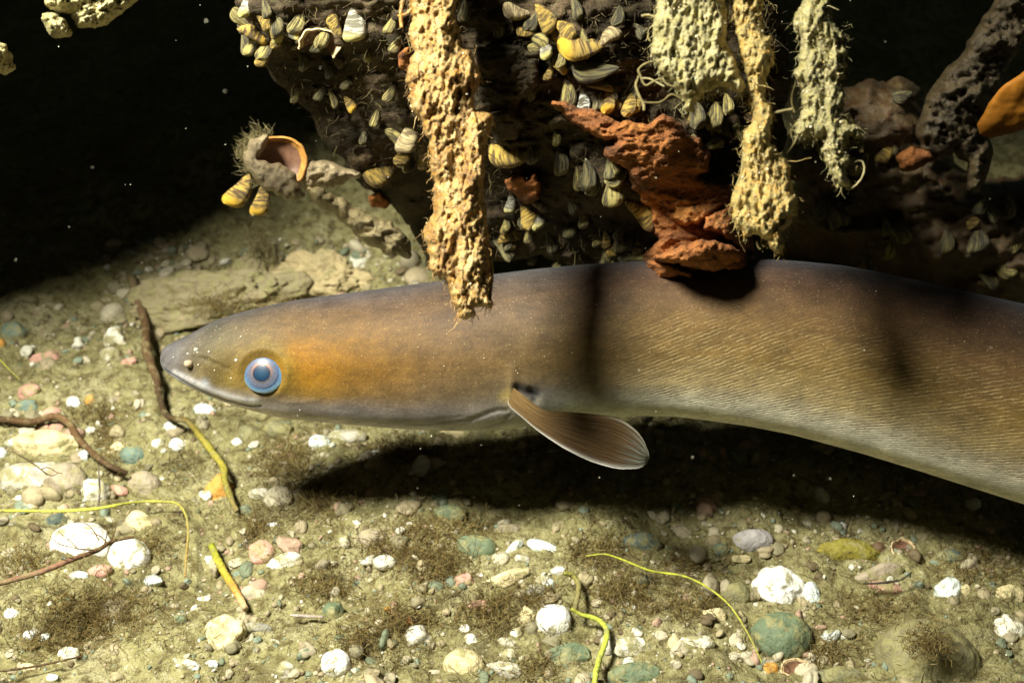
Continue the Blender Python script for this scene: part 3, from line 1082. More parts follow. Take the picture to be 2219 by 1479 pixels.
def fin(side):
    n_, m_ = 90, 40
    A = smooth_path(UPE, n_)
    B = smooth_path(LOE, n_)
    rg = np.clip(np.linspace(0, 1, n_) - 0.55, 0, 1)[:, None] * 5
    A = A + rg * fbm(P2(np.arange(n_) / 2.5, 0 * np.arange(n_), 1.5), 2, 7)[:, None]
    B = B + rg * fbm(P2(np.arange(n_) / 2.5, 0 * np.arange(n_), 6.5), 2, 8)[:, None]
    t_ = np.linspace(0, 1, m_)
    q = A[:, None] * (1 - t_)[None, :, None] + B[:, None] * t_[None, :, None]
    s_ = np.linspace(0, 1, n_)[:, None] * np.ones((1, m_))
    base = eel_surface(1110, 858)[0]
    dbase = (base - EYE) @ FWD
    dep = dbase - 0.0012 - 0.020 * s_ ** 0.8 + 0.006 * (t_[None] - 0.5) * s_ * 2 + 0.0025 * np.sin(t_[None] * math.pi) * s_
    if side < 0:
        cyy, rr, dc, ww = [float(k[0]) for k in eel_section(np.array([1110.0]))]
        dep = 2 * dc - dep + 0.006
    thick = 0.0010 * (1 - 0.75 * s_) * np.sqrt(np.clip(np.sin(np.pi * np.clip(t_, 0.02, 0.98)), 0, 1))[None] + 0.00012
    edge = np.clip(np.minimum(np.minimum(t_, 1 - t_)[None] * np.ones((n_, 1)) / 0.04, (1 - s_) / 0.03), 0, 1)
    thick = thick * (0.25 + 0.75 * edge)
    Vf = W(q[..., 0].ravel(), q[..., 1].ravel(), (dep - thick).ravel())
    Vb = W(q[..., 0].ravel(), q[..., 1].ravel(), (dep + thick).ravel())
    g = grid_faces(n_, m_)
    N = n_ * m_
    per = np.concatenate([np.arange(m_), np.arange(1, n_) * m_ + m_ - 1, (n_ - 1) * m_ + np.arange(m_ - 2, -1, -1), np.arange(n_ - 2, 0, -1) * m_])
    nx_ = np.roll(per, -1)
    rim = np.stack([per, nx_, nx_ + N, per + N], 1)
    Vv = np.vstack([Vf, Vb])
    cl = np.zeros((n_, m_, 3))
    cl[:] = (.055, .031, .012)
    gold = np.clip(1 - s_ / 0.45, 0, 1)[..., None] * 0.75
    cl = cl * (1 - gold) + gold * np.array((.15, .092, .032))
    tipw = np.clip((s_ - 0.72) / 0.25, 0, 1) ** 1.3
    tw = (tipw * (0.45 + 0.35 * np.sin(t_ * 40 + 3 * s_)))[..., None]
    cl = cl * (1 - tw) + tw * np.array((.15, .19, .175))
    le = np.exp(-((1 - t_) / 0.055) ** 2)[None, :, None] * np.ones((n_, 1, 1)) * 0.85
    cl = cl * (1 - le) + le * np.array((.48, .46, .42))
    ue = np.exp(-(t_ / 0.05) ** 2)[None, :, None] * np.clip((s_ - 0.55) / 0.2, 0, 1)[..., None] * 0.6
    cl = cl * (1 - ue) + ue * np.array((.25, .24, .19))
    cl = np.concatenate([cl.reshape(-1, 3), np.ones((N, 1))], 1)
    uv = np.stack([s_.ravel(), (t_[None] * np.ones((n_, 1))).ravel()], 1)
    put("pectoral_fin", Vv, [np.vstack([g, g[:, ::-1] + N, rim])], FINM, eel, uv=np.vstack([uv, uv]), col=np.vstack([cl, cl]))


fin(1)
fin(-1)

# ------------------------------------------------------------------ the sunken log with its rotten patches
CTRL = np.array([(520, 0, .47), (650, 250, .49), (880, 500, .53), (900, 0, .44), (1100, 200, .435), (1080, 560, .49), (1300, 100, .43), (1350, 350, .425), (1520, 600, .421), (1250, 560, .465),
                 (1650, 100, .45), (1720, 450, .46), (500, -200, .47), (1200, -300, .44), (1700, -200, .45), (1950, 500, .52), (2200, 600, .55)], float)


def y_log(px, py):
    px = np.asarray(px, float).ravel()
    py = np.asarray(py, float).ravel()
    w_ = 1.0 / ((px[:, None] - CTRL[:, 0]) ** 2 + (py[:, None] - CTRL[:, 1]) ** 2 + 70 ** 2) ** 1.5
    return (w_ * CTRL[:, 2]).sum(1) / w_.sum(1)


LOGP = [(470, -420), (500, -60), (505, 10), (520, 60), (560, 130), (600, 170), (640, 215), (690, 265), (715, 330), (770, 395), (830, 440), (890, 490), (900, 545), (930, 590), (1000, 585), (1080, 568), (1160, 560), (1250, 572),
        (1300, 590), (1350, 585), (1400, 610), (1470, 612), (1540, 600), (1600, 560), (1640, 500), (1680, 430), (1700, 330), (1708, 200), (1700, 60), (1640, -40), (1480, -90), (1300, -420)]
LOGR = ragged(LOGP, 16, 60, 3, 6)


def log_front(px, py):
    """depth of the log's front"""
    Q = np.stack([np.asarray(px, float).ravel(), np.asarray(py, float).ravel()], 1)
    dd, _ = pdist(Q, LOGR)
    dd = np.where(inside(Q, LOGR), dd, 0)
    e = np.clip(dd / 90, 0, 1)
    return dplane(Q[:, 1], y_log(Q[:, 0], Q[:, 1])) - 0.022 * np.sqrt(1 - (1 - e) ** 2)


log = empty("sunken_log", W(1100, -100, 0.5)[0])
tag(log, "dark waterlogged log overgrown with small mussels above the eel", "log")
V, F, uv, _q = inflate(LOGR, lambda x, y: dplane(y, y_log(x, y)), 0.022, 0.075, 6.0, 90,
                       [(150, 55, 0.010, False), (60, 26, 0.0040, True), (20, 14, 0.0022, False)], 7)
put("trunk", V, F, MAT["wood"], log, uv=uv)

ROTS = [
    ([(1185, 215), (1240, 225), (1290, 243), (1340, 258), (1400, 268), (1440, 250), (1480, 270), (1510, 300), (1540, 340), (1532, 372), (1510, 385), (1545, 395), (1580, 402), (1590, 440), (1560, 455), (1530, 480), (1490, 490), (1455, 480), (1440, 450), (1400, 420),
      (1370, 390), (1365, 365), (1330, 350), (1305, 340), (1312, 318), (1340, 305), (1300, 300), (1260, 285), (1220, 250)], 0.016, "broad flaking orange brown patch of rotten wood"),
    ([(1345, 365), (1400, 395), (1470, 420), (1540, 400), (1585, 410), (1606, 480), (1636, 540), (1640, 590), (1600, 622), (1520, 640), (1440, 632), (1392, 615), (1388, 570), (1425, 520), (1405, 455), (1370, 410)], 0.010, "long crumbling face of rotten wood reaching down to the eel's back"),
    ([(1520, 470), (1560, 455), (1590, 440), (1605, 470), (1600, 500), (1630, 520), (1632, 560), (1600, 545), (1560, 505), (1520, 500)], 0.020, None),
    ([(1400, 560), (1440, 548), (1480, 530), (1520, 515), (1560, 520), (1620, 545), (1632, 575), (1620, 588), (1560, 590), (1500, 580), (1450, 570)], 0.026, "jutting orange splinter of rotten wood"),
    ([(1388, 585), (1400, 560), (1440, 565), (1480, 580), (1500, 600), (1515, 630), (1480, 634), (1430, 625), (1398, 618)], 0.018, "reddish block of rotten wood"),
    ([(1092, 385), (1130, 378), (1165, 380), (1175, 410), (1170, 438), (1130, 436), (1105, 415)], 0.014, "small pinkish brown knob of wood"),
    ([(862, 118), (890, 100), (900, 145), (880, 160), (858, 140)], 0.012, None),
    ([(1035, 100), (1090, 90), (1170, 110), (1165, 180), (1110, 245), (1040, 240), (1030, 170)], 0.006, "greyish brown slab of cracked bark"),
    ([(790, 420), (830, 418), (850, 440), (830, 455), (805, 448)], 0.01, None),
    ([(1060, 245), (1115, 240), (1135, 262), (1120, 300), (1075, 310), (1055, 280)], 0.009, None),
]
for k, (pl, lift, lab) in enumerate(ROTS):
    pr = ragged(pl, 7, 22, 30 + k, 3)
    bark = k in (7, 9)
    V, F, uv, _q = inflate(pr, lambda x, y: log_front(x, y) - lift * 0.75 - 0.002, lift * 0.55, 0.022, 3.0, 11,
                           [(60, 40, 0.004, False), (26, 12, 0.0014, True), (9, 6, 0.0008, False)], 40 + k)
    o = put("bark_slab" if bark else "rotten_wood", V, F, MAT["wood"] if bark else MAT["rot"], log, uv=uv)
    if lab:
        o["label"] = lab

# a further trunk behind, deep in shade on the right
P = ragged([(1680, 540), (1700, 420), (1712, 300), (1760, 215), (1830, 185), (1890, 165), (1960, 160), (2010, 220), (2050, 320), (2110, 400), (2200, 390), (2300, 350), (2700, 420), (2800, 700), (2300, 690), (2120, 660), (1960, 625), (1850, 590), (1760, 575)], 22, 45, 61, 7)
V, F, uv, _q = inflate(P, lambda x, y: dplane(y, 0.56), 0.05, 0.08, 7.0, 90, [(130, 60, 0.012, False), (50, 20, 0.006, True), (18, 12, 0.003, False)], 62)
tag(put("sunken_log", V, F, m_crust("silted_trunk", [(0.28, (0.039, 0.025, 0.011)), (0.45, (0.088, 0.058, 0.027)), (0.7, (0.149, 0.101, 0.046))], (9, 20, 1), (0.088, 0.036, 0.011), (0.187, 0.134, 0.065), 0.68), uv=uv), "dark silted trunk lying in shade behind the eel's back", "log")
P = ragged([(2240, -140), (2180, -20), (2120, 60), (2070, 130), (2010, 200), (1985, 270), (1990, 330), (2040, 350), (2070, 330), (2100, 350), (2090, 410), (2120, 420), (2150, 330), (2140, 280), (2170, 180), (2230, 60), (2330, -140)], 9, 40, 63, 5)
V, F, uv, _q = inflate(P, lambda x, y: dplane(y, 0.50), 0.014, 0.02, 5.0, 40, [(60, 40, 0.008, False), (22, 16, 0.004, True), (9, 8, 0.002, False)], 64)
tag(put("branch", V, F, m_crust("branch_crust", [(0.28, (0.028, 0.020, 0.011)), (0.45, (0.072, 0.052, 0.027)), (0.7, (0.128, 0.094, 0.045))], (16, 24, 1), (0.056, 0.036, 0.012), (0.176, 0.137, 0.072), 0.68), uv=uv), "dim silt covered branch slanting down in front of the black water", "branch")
P = ragged([(2118, 270), (2140, 225), (2185, 178), (2235, 145), (2330, 130), (2320, 240), (2260, 262), (2200, 285), (2150, 300), (2125, 295)], 3, 40, 65, 4)
V, F, uv, _q = inflate(P, lambda x, y: dplane(y, 0.44) + 0.00006 * (y - 200), 0.004, 0.003, 4.0, 50, [(60, 60, 0.002, False)], 66)
tag(put("leaf", V, F, MAT["leaf"], uv=uv), "orange brown dead leaf at the right edge beside the dim branch", "leaf")
P = ragged([(1940, 340), (1975, 318), (2020, 322), (2030, 345), (1990, 365), (1950, 375)], 4, 20, 67, 3)
V, F, uv, _q = inflate(P, lambda x, y: dplane(y, 0.495), 0.008, 0.012, 4.0, 20, [(30, 20, 0.003, False)], 68)
tag(put("rotten_chip", V, F, MAT["rot"], uv=uv), "dim orange wood chip at the foot of the silt covered branch", "wood chip")

# unseen trunk above the view, shaped to keep the water behind in the dark
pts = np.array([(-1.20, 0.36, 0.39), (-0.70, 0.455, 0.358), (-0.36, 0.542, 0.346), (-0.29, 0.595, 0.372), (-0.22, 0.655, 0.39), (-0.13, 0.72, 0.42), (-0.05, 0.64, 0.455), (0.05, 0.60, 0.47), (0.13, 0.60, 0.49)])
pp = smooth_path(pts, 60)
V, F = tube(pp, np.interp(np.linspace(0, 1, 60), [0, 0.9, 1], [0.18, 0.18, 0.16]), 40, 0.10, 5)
tag(put("unseen_shade_trunk", V, F, MAT["mud"]), "unseen dark thick trunk above the view shaped to shade the black left corner", "log")

# ------------------------------------------------------------------ encrusted roots hanging in front
FR1 = [(885, -160), (888, 0), (893, 40), (884, 62), (895, 110), (880, 165), (878, 175), (890, 195), (886, 215), (893, 240), (916, 262), (918, 285), (928, 300), (932, 360), (940, 395), (936, 430), (938, 465), (930, 480), (917, 500), (922, 530), (930, 560), (932, 585), (940, 598), (965, 603), (972, 615), (975, 640), (985, 665), (996, 680), (1000, 691), (1020, 690), (1035, 678), (1030, 668), (1045, 664), (1066, 668), (1071, 658), (1062, 640), (1066, 600), (1062, 560), (1064, 530), (1058, 500), (1053, 470), (1050, 440), (1049, 400), (1053, 360), (1050, 330), (1060, 290), (1068, 265), (1062, 245), (1030, 240), (1028, 205), (1038, 180), (1042, 160), (1030, 130), (1015, 105), (998, 95), (1000, 60), (985, 40), (988, 0), (985, -160)]
FR2 = [(1415, -160), (1425, 0), (1421, 40), (1412, 85), (1408, 120), (1425, 140), (1440, 165), (1455, 178), (1470, 195), (1480, 215), (1484, 240), (1500, 242), (1505, 225), (1530, 205), (1545, 195), (1575, 190), (1600, 205), (1618, 190), (1602, 160), (1590, 125), (1575, 90), (1578, 50), (1573, 0), (1565, -160)]
FR3 = [(1590, -160), (1583, 20), (1590, 50), (1598, 90), (1600, 120), (1612, 150), (1622, 180), (1626, 230), (1630, 262), (1615, 285), (1610, 330), (1605, 380), (1592, 410), (1585, 440), (1588, 475), (1605, 495), (1612, 515), (1640, 510), (1660, 520), (1672, 540), (1690, 550), (1700, 525), (1698, 500), (1720, 475), (1735, 455), (1725, 420), (1712, 390), (1712, 355), (1690, 335), (1672, 310), (1668, 270), (1680, 248), (1662, 220), (1660, 170), (1676, 135), (1672, 90), (1655, 60), (1655, 0), (1660, -160)]
FR4 = [(1735, -160), (1742, 0), (1725, 30), (1718, 55), (1732, 80), (1730, 120), (1722, 165), (1735, 190), (1742, 235), (1725, 255), (1722, 285), (1738, 305), (1755, 300), (1765, 310), (1775, 300), (1785, 335), (1795, 370), (1815, 395), (1838, 410), (1835, 385), (1832, 362), (1845, 350), (1838, 325), (1845, 300), (1862, 310), (1866, 300), (1858, 270), (1835, 258), (1825, 235), (1830, 205), (1822, 175), (1834, 150), (1835, 110), (1822, 70), (1805, 30), (1800, 0), (1800, -160)]
for pl, Y, mat, lab, rag, sd in [
    (FR1, 0.403, "gold_crust", "thick golden brown encrusted root hanging down across the eel's back", 4, 71),
    (FR2, 0.390, "pale_crust", "broad pale crusted root ending in a torn hem beside the orange rotten wood", 5, 72),
    (FR3, 0.392, "ochre_crust", "long narrow ochre root widening to a triangular tip at the eel's back", 5, 73),
    (FR4, 0.395, "pale_crust", "slim pale yellow crusted root with looping threads against black water", 6, 74),
]:
    pr = ragged(pl, rag, 14, sd, 2.5)
    V, F, uv, _q = inflate(pr, lambda x, y: Y + 0 * y, 0.0095, 0.008, 2.6, 34,
                           [(34, 70, 0.0045, False), (13, 26, 0.0022, True), (6, 9, 0.0014, False)], sd)
    root_o = put("hanging_root", V, F, MAT[mat], uv=uv)
    tag(root_o, lab, "root", "encrusted roots hanging in front of the log")
    loops = {
        72: [([(1470, 190), (1450, 185), (1432, 172), (1415, 178), (1398, 185), (1388, 165), (1384, 150), (1400, 138), (1420, 132)], 2.4), ([(1384, 165), (1378, 185), (1384, 205), (1394, 225), (1396, 240)], 3.0), ([(1388, 170), (1410, 172), (1440, 188)], 2.2),
             ([(1394, 222), (1430, 222), (1455, 205), (1478, 214)], 2.2), ([(1421, 38), (1405, 33), (1390, 35)], 2.6), ([(1410, 90), (1404, 82), (1406, 72)], 2)],
        73: [([(1668, 248), (1690, 242), (1718, 236)], 3.0), ([(1612, 330), (1608, 370), (1596, 405)], 3.0), ([(1640, 520), (1642, 534), (1648, 540)], 2)],
        74: [([(1730, 290), (1720, 312), (1702, 335)], 2.4), ([(1842, 300), (1858, 306), (1866, 318), (1868, 330)], 5.0), ([(1838, 362), (1855, 350), (1868, 350), (1873, 366), (1866, 388), (1846, 408), (1834, 408)], 2.2), ([(1836, 372), (1848, 376), (1858, 360)], 2.6),
             ([(1724, 180), (1716, 205), (1716, 225), (1722, 245)], 2.0), ([(1722, 285), (1714, 282), (1716, 300)], 2.0)],
        71: [([(872, 0), (868, 30), (870, 60)], 4.0), ([(862, 36), (880, 30), (892, 20)], 3.0), ([(1058, 540), (1066, 580), (1064, 620), (1062, 650)], 3.5)],
    }[sd]
    tp = []
    for q, (line, rr) in enumerate(loops):
        pth = smooth_path(line, 8 * len(line))
        tp.append(tube(W(pth[:, 0], pth[:, 1], Y - 0.002 + 0 * pth[:, 1]), rr * 0.42 / FPX, 7, 0.5, sd + q))
    Vt, Ft = merge(tp)
    put("thread", Vt, Ft, MAT["fuzz"] if sd != 71 else MAT["gold_crust"], root_o, uv=np.zeros((len(Vt), 2)) + Vt[:, :2] * 5)
    rng = np.random.default_rng(sd)
    fs = _q[: len(_q) // 2]
    pk = np.vstack([fs[rng.integers(0, len(fs), 500)], pr[rng.integers(0, len(pr), 420)]])
    dd, _ = pdist(pk, pr)
    pr_ = np.sqrt(np.clip(1 - (1 - np.clip(dd / 34, 0, 1)) ** 2, 0, 1))
    nf_ = len(pk)
    dr = -UP * 1.0 - FWD * 0.2 + rng.normal(size=(nf_, 3)) * 0.34
    Vs, Fs = strands(W(pk[:, 0], pk[:, 1], Y - 0.0080 * pr_), dr, rng.uniform(0.0012, 0.0048, nf_) * np.where(rng.random(nf_) < 0.06, 2.0, 1.0), rng.uniform(0.00007, 0.00022, nf_), 6, 0.75, sd + 40)
    put("fibres", Vs, Fs, MAT[mat], root_o, uv=Vs[:, [0, 2]] * 5)["kind"] = "stuff"
    # crumbs stuck to the crust
    pk = fs[rng.integers(0, len(fs), 90)]
    dd, _ = pdist(pk, pr)
    pr_ = np.sqrt(np.clip(1 - (1 - np.clip(dd / 34, 0, 1)) ** 2, 0, 1))
    cs = W(pk[:, 0], pk[:, 1], Y - 0.0098 * pr_ - 0.0004)
    cr = []
    for c0 in cs:
        s_ = rng.uniform(1.2, 3.6) * 0.4 / FPX
        cr.append((ICO[1][0] * s_ * rng.uniform(0.6, 1.4, 3) + c0, ICO[1][1]))
    put("crumb", *merge(cr), m_plain("crust_crumb", (0.5, 0.42, 0.25), 0.5, 0.3, 400, 0, island=[(0.25, 0.17, 0.06), (0.45, 0.35, 0.17), (0.70, 0.62, 0.45), (0.34, 0.22, 0.06)]) if sd == 71 else bpy.data.materials["crust_crumb"], root_o)["kind"] = "stuff"

# pale crusted clumps hanging in the black top left corner
CL = [([(95, -160), (95, 10), (130, 30), (150, 28), (165, 60), (200, 62), (235, 52), (262, 30), (300, 5), (330, -30), (330, -160)], 0.40, "large pale crusted clump hanging in the top left corner"),
      ([(90, 30), (110, 25), (140, 40), (160, 68), (150, 82), (120, 82), (100, 68)], 0.395, "small pale lobe hanging under the large crusted clump"),
      ([(-60, 90), (-5, 88), (18, 105), (32, 125), (34, 145), (12, 165), (-20, 160), (-60, 150)], 0.40, "pale crusted clump at the left edge of the black water")]
for k, (pl, Y, lab) in enumerate(CL):
    V, F, uv, _q = inflate(ragged(pl, 5, 16, 80 + k, 3), lambda x, y: dplane(y, Y), 0.010, 0.010, 3.0, 26, [(40, 40, 0.005, False), (14, 14, 0.003, True), (6, 6, 0.0015, False)], 82 + k)
    tag(put("crusted_clump", V, F, MAT["pale_crust"], uv=uv), lab, "clump")

# ------------------------------------------------------------------ mussels


def shell_half(sgn):
    ns, nf = 26, 20
    s = np.linspace(0, 1, ns)
    hp = 0.36 * (s + 0.004) ** 0.62 * np.sqrt(np.clip(1 - s ** 4.5, 0, 1)) + 0.004      # half height
    wz = 0.30 * (s + 0.004) ** 0.60 * np.sqrt(np.clip(1 - s ** 3.2, 0, 1)) + 0.002
    cy_ = 0.42 * hp - 0.10 * s ** 2
    f = np.linspace(-math.pi / 2, math.pi / 2, nf)
    X = (s[:, None] - 0.5) * np.ones((1, nf))
    rr = 1 + 0.008 * np.sin(s * 47)[:, None]
    Y = cy_[:, None] + hp[:, None] * np.sign(np.sin(f))[None] * np.abs(np.sin(f))[None] ** 0.9 * rr
    Z = sgn * (wz[:, None] * np.cos(f)[None] ** 0.8 * rr + 0.006)
    Vo = np.stack([X, Y, Z], -1).reshape(-1, 3)
    Vi = np.stack([X, cy_[:, None] + (Y - cy_[:, None]) * 0.97, Z * 0.86], -1).reshape(-1, 3)
    g = grid_faces(ns, nf)
    N = ns * nf
    if sgn < 0:
        g = g[:, ::-1]
    per = np.concatenate([np.arange(nf), np.arange(1, ns) * nf + nf - 1, (ns - 1) * nf + np.arange(nf - 2, -1, -1), np.arange(ns - 2, 0, -1) * nf])
    nx_ = np.roll(per, -1)
    rim = np.stack([per, nx_, nx_ + N, per + N], 1)
    uu = np.sqrt((X + 0.5) ** 2 + (Y * 0.9) ** 2 + (Z * 0.6) ** 2) * 0.97
    uv = np.stack([uu.ravel(), (np.ones((ns, 1)) * (f / math.pi + 0.5)[None]).ravel()], 1)
    return np.vstack([Vo, Vi]), np.vstack([g, g[:, ::-1] + N, rim]), np.vstack([uv, uv])


SHELL = {}


def shell_mesh(style, sgn, var):
    k = (style, sgn, var)
    if k not in SHELL:
        V, F, uv = shell_half(sgn)
        V = V.copy()
        V[:, 1] += 0.05 * fbm(V * 2.2 + var * 7, 3, var)
        V[:, 2] *= 1 + 0.25 * fbm(V * 2.0 + var * 3 + 40, 2, var)
        V = V * (1 + 0.03 * fbm(V * 9 + var, 3, var + 50))[:, None]
        SHELL[k] = mesh("valve", V, [F], MAT["mussel_" + style], uv=uv)
    return SHELL[k]


MUSSEL_GROUP = "small striped mussels on the sunken log"
rngm = random.Random(4)
from mathutils import Matrix


def mussel(px, py, ln, rot, style, label, depth=None, asp=1.0, roll=None, tilt=None, lift=0.004, group=MUSSEL_GROUP):
    d0 = float(log_front([px], [py])[0]) - lift if depth is None else depth
    c = W(px, py, d0)[0]
    L = ln * 1.08 * d0 / FPX
    a = math.radians(rot)
    ex = math.cos(a) * RIGHT - math.sin(a) * UP
    tl = rngm.uniform(-25, 25) if tilt is None else tilt
    ex = math.cos(math.radians(tl)) * ex - math.sin(math.radians(tl)) * FWD
    ez = -FWD - ex * (-FWD @ ex)
    ez /= np.linalg.norm(ez)
    ey = np.cross(ez, ex)
    rl = math.radians(rngm.uniform(-45, 45) if roll is None else roll)
    ey, ez = math.cos(rl) * ey + math.sin(rl) * ez, -math.sin(rl) * ey + math.cos(rl) * ez
    o = empty("mussel", c)
    M = Matrix([[ex[0] * L, ey[0] * L * asp, ez[0] * L * asp, c[0]], [ex[1] * L, ey[1] * L * asp, ez[1] * L * asp, c[1]], [ex[2] * L, ey[2] * L * asp, ez[2] * L * asp, c[2]], [0, 0, 0, 1]])
    o.matrix_world = M
    del o["_o"]
    var = rngm.randrange(3)
    for sg in (1, -1):
        v = bpy.data.objects.new("valve", shell_mesh(style, sg, var))
        COL.objects.link(v)
        v.parent = o
    tag(o, label, "mussel", group)
    return o


MUS = [  # px, py, length, direction of the wide end (deg, 90 = down), style, label, aspect, roll
    (765, 52, 74, 95, "grey", "white grey upright mussel left of the golden root's top", 1.15, 10),
    (530, 14, 48, 100, "grey", "pale mussel at the top of the log's left edge", 1.0, 20),
    (548, 73, 66, 15, "orange", "gold rimmed mussel on the log's left edge above a hanging olive one", 1.0, 0),
    (592, 63, 42, 70, "gold", "short yellow mussel wedged right of the gold rimmed one", 1.1, 40),
    (630, 74, 48, 20, "grey", "grey streaked mussel between the short yellow one and the torn orange shell", 0.9, 20),
    (568, 122, 46, 115, "gold", "olive gold mussel hanging below the log's left edge", 1.0, 10),
    (575, 20, 40, 80, "dark", "dark mussel beside the pale one at the log's top left", 1.0, 30),
    (1120, 24, 60, 190, "tan", "yellow brown mussel at the left end of the curved upper row", 1.0, 10),
    (1178, 40, 66, 60, "gold", "ribbed mussel second in the curved upper row", 1.0, 30),
    (1222, 68, 62, 50, "gold", "yellow ridged mussel in the middle of the curved upper row", 1.0, 30),
    (1262, 100, 104, 172, "orange", "biggest mussel of the curved upper row with a glowing orange edge", 0.85, 10),
    (1322, 82, 54, -40, "tan", "knobbly tan mussel at the right end of the curved upper row", 1.1, 0),
    (1178, 104, 50, 75, "grey", "grey mussel with a yellow lip below the curved upper row", 1.0, 20),
    (1214, 130, 40, 95, "olive", "small grey mussel under the biggest orange edged one", 1.0, 10),
    (1212, 150, 34, 20, "orange", "tiny orange mussel beneath the small grey one", 1.0, 30),
    (1188, 158, 34, 110, "gold", "tiny yellow mussel left of the tiny orange one", 1.0, 20),
    (1290, 152, 96, 175, "dark", "lumpy grey mussel lying under the biggest orange edged one", 0.8, 0),
    (1300, 190, 58, 5, "olive", "thin dark olive mussel lying above the row of four upright ones", 0.5, 0),
    (1225, 205, 46, 85, "olive", "round yellow mussel leftmost of the upright row over the rotten wood", 1.05, 45),
    (1262, 222, 54, 88, "zebra", "black and white striped mussel second in the upright row over the rotten wood", 1.0, 45),
    (1292, 222, 40, 92, "dark", "dark narrow mussel between the zebra striped and the gold ribbed one", 0.9, 45),
    (1316, 218, 54, 95, "orange", "gold ribbed mussel with an orange lip third in the upright row", 1.05, 45),
    (1362, 226, 54, 100, "gold", "blue topped golden mussel rightmost of the upright row", 1.05, 45),
    (883, 290, 84, 110, "tan", "tan striped mussel hanging just left of the golden root", 0.95, 0),
    (828, 370, 84, 145, "gold", "bright gold mussel slanting left of the golden root", 0.95, 0),
    (882, 352, 44, 85, "olive", "small olive mussel between the bright gold one and the root", 1.1, 30),
    (917, 322, 50, 80, "tan", "brownish mussel half hidden behind the golden root", 1.1, 20),
    (1108, 332, 100, 185, "gold", "large yellow mussel right of the golden root", 0.95, 10),
    (1150, 330, 50, 80, "dark", "dark mussel behind the large yellow one", 1.1, 30),
    (1213, 348, 62, 85, "dark", "blackish green mussel between the large yellow one and the rotten wood", 1.0, 40),
    (1272, 380, 66, 88, "dark", "dark green ribbed mussel left of the pale ribbed upright one", 1.0, 45),
    (1326, 408, 80, 92, "olive", "pale ribbed upright mussel against the orange rotten wood", 1.05, 45),
    (1388, 464, 84, 40, "gold", "yellow edged mussel lying on the rotten wood", 1.0, 5),
    (1140, 462, 72, 70, "gold", "dark mussel with yellow growth lines under the pinkish knob", 1.05, 15),
    (1162, 472, 50, 85, "grey", "grey green mussel pressed against the dark one with growth lines", 1.1, 20),
    (1104, 440, 42, 100, "grey", "grey mussel left under the pinkish knob", 1.0, 20),
    (1168, 448, 36, 30, "tan", "small pinkish mussel below the right of the pinkish knob", 1.0, 20),
    (1555, 618, 84, 90, "zebra", "banded cream mussel hanging lowest from the orange splinter", 0.95, 0),
    (1592, 604, 78, 20, "zebra", "black and white zebra mussel at the right of the lowest pair", 0.95, 10),
    (1500, 588, 54, 60, "grey", "grey striped mussel between the reddish block and the lowest pair", 1.0, 10),
    (1505, 612, 40, 95, "olive", "small olive mussel under the grey striped one", 1.0, 20),
    (1292, 518, 34, 95, "olive", "leftmost yellow tip of the low row left of the reddish block", 1.0, 40),
    (1312, 520, 36, 88, "gold", "second yellow tip of the low row left of the reddish block", 1.0, 40),
    (1340, 524, 46, 92, "olive", "ribbed rightmost mussel of the low row left of the reddish block", 1.0, 40),
    (1365, 560, 52, 85, "dark", "dark yellow rayed mussel directly left of the reddish block", 1.0, 30),
    (1310, 562, 56, 95, "dark", "grey furry mussel under the low row of yellow tips", 1.0, 20),
    (1088, 540, 60, 50, "dark", "dim green mussel low beside the golden root", 0.8, 10),
    (1095, 485, 34, 95, "olive", "tiny olive mussel right of the golden root's middle", 1.0, 30),
    (1445, 500, 36, 20, "olive", "small olive mussel under the yellow edged one", 1.0, 20),
    (1505, 245, 66, 80, "dark", "dark striped mussel under the broad pale root's torn hem", 1.0, 40),
    (1545, 250, 66, 95, "olive", "olive ribbed mussel right of the dark striped one under the torn hem", 1.0, 40),
    (1575, 225, 46, 85, "olive", "small ribbed mussel high under the torn hem", 1.0, 40),
    (1545, 315, 48, -20, "olive", "olive mussel on the upper corner of the orange rotten wood", 1.0, 10),
    (905, 200, 40, 90, "gold", "tiny golden mussel at the golden root's left bulge", 1.0, 20),
    (845, 200, 44, 120, "olive", "small yellowish mussel left of the golden root's left bulge", 1.0, 20),
    (756, 226, 38, 60, "orange", "tiny orange tipped mussel high on the dark left face of the log", 1.0, 20),
    (640, 205, 38, 110, "olive", "tiny pale mussel on the log's dark left corner", 0.8, 20),
    (720, 215, 40, 70, "olive", "small mussel hanging from the log's dark left corner edge", 0.7, 20),
    (1062, 138, 34, -10, "gold", "tiny yellow mussel right of the golden root beneath the bark slab's top", 0.8, 20),
]
for (x, y, ln, rot, st, lab, asp, rl) in MUS:
    mussel(x, y, ln, rot, st, lab, asp=asp, roll=rl, lift=0.010 if x > 1380 and y > 380 else 0.007)
FILL = [(700, 150), (735, 130), (660, 130), (800, 120), (820, 260), (780, 300), (760, 180), (1080, 60), (1200, 300), (1240, 440), (1190, 520), (1230, 500), (1270, 470), (1350, 500), (1150, 560), (1215, 560), (1420, 120), (1380, 60), (1140, 200), (1010, 30), (1340, 30), (1240, 20), (860, 100), (690, 200), (840, 60)]
for (x, y) in FILL:
    mussel(x + rngm.uniform(-8, 8), y + rngm.uniform(-8, 8), rngm.uniform(30, 50), rngm.uniform(50, 130), rngm.choice(["dark", "olive", "dark"]), "small dark mussel half lost in the brown growth of the log face", roll=rngm.uniform(10, 60), lift=0.004, group="dark mussels lost in the growth of the log")
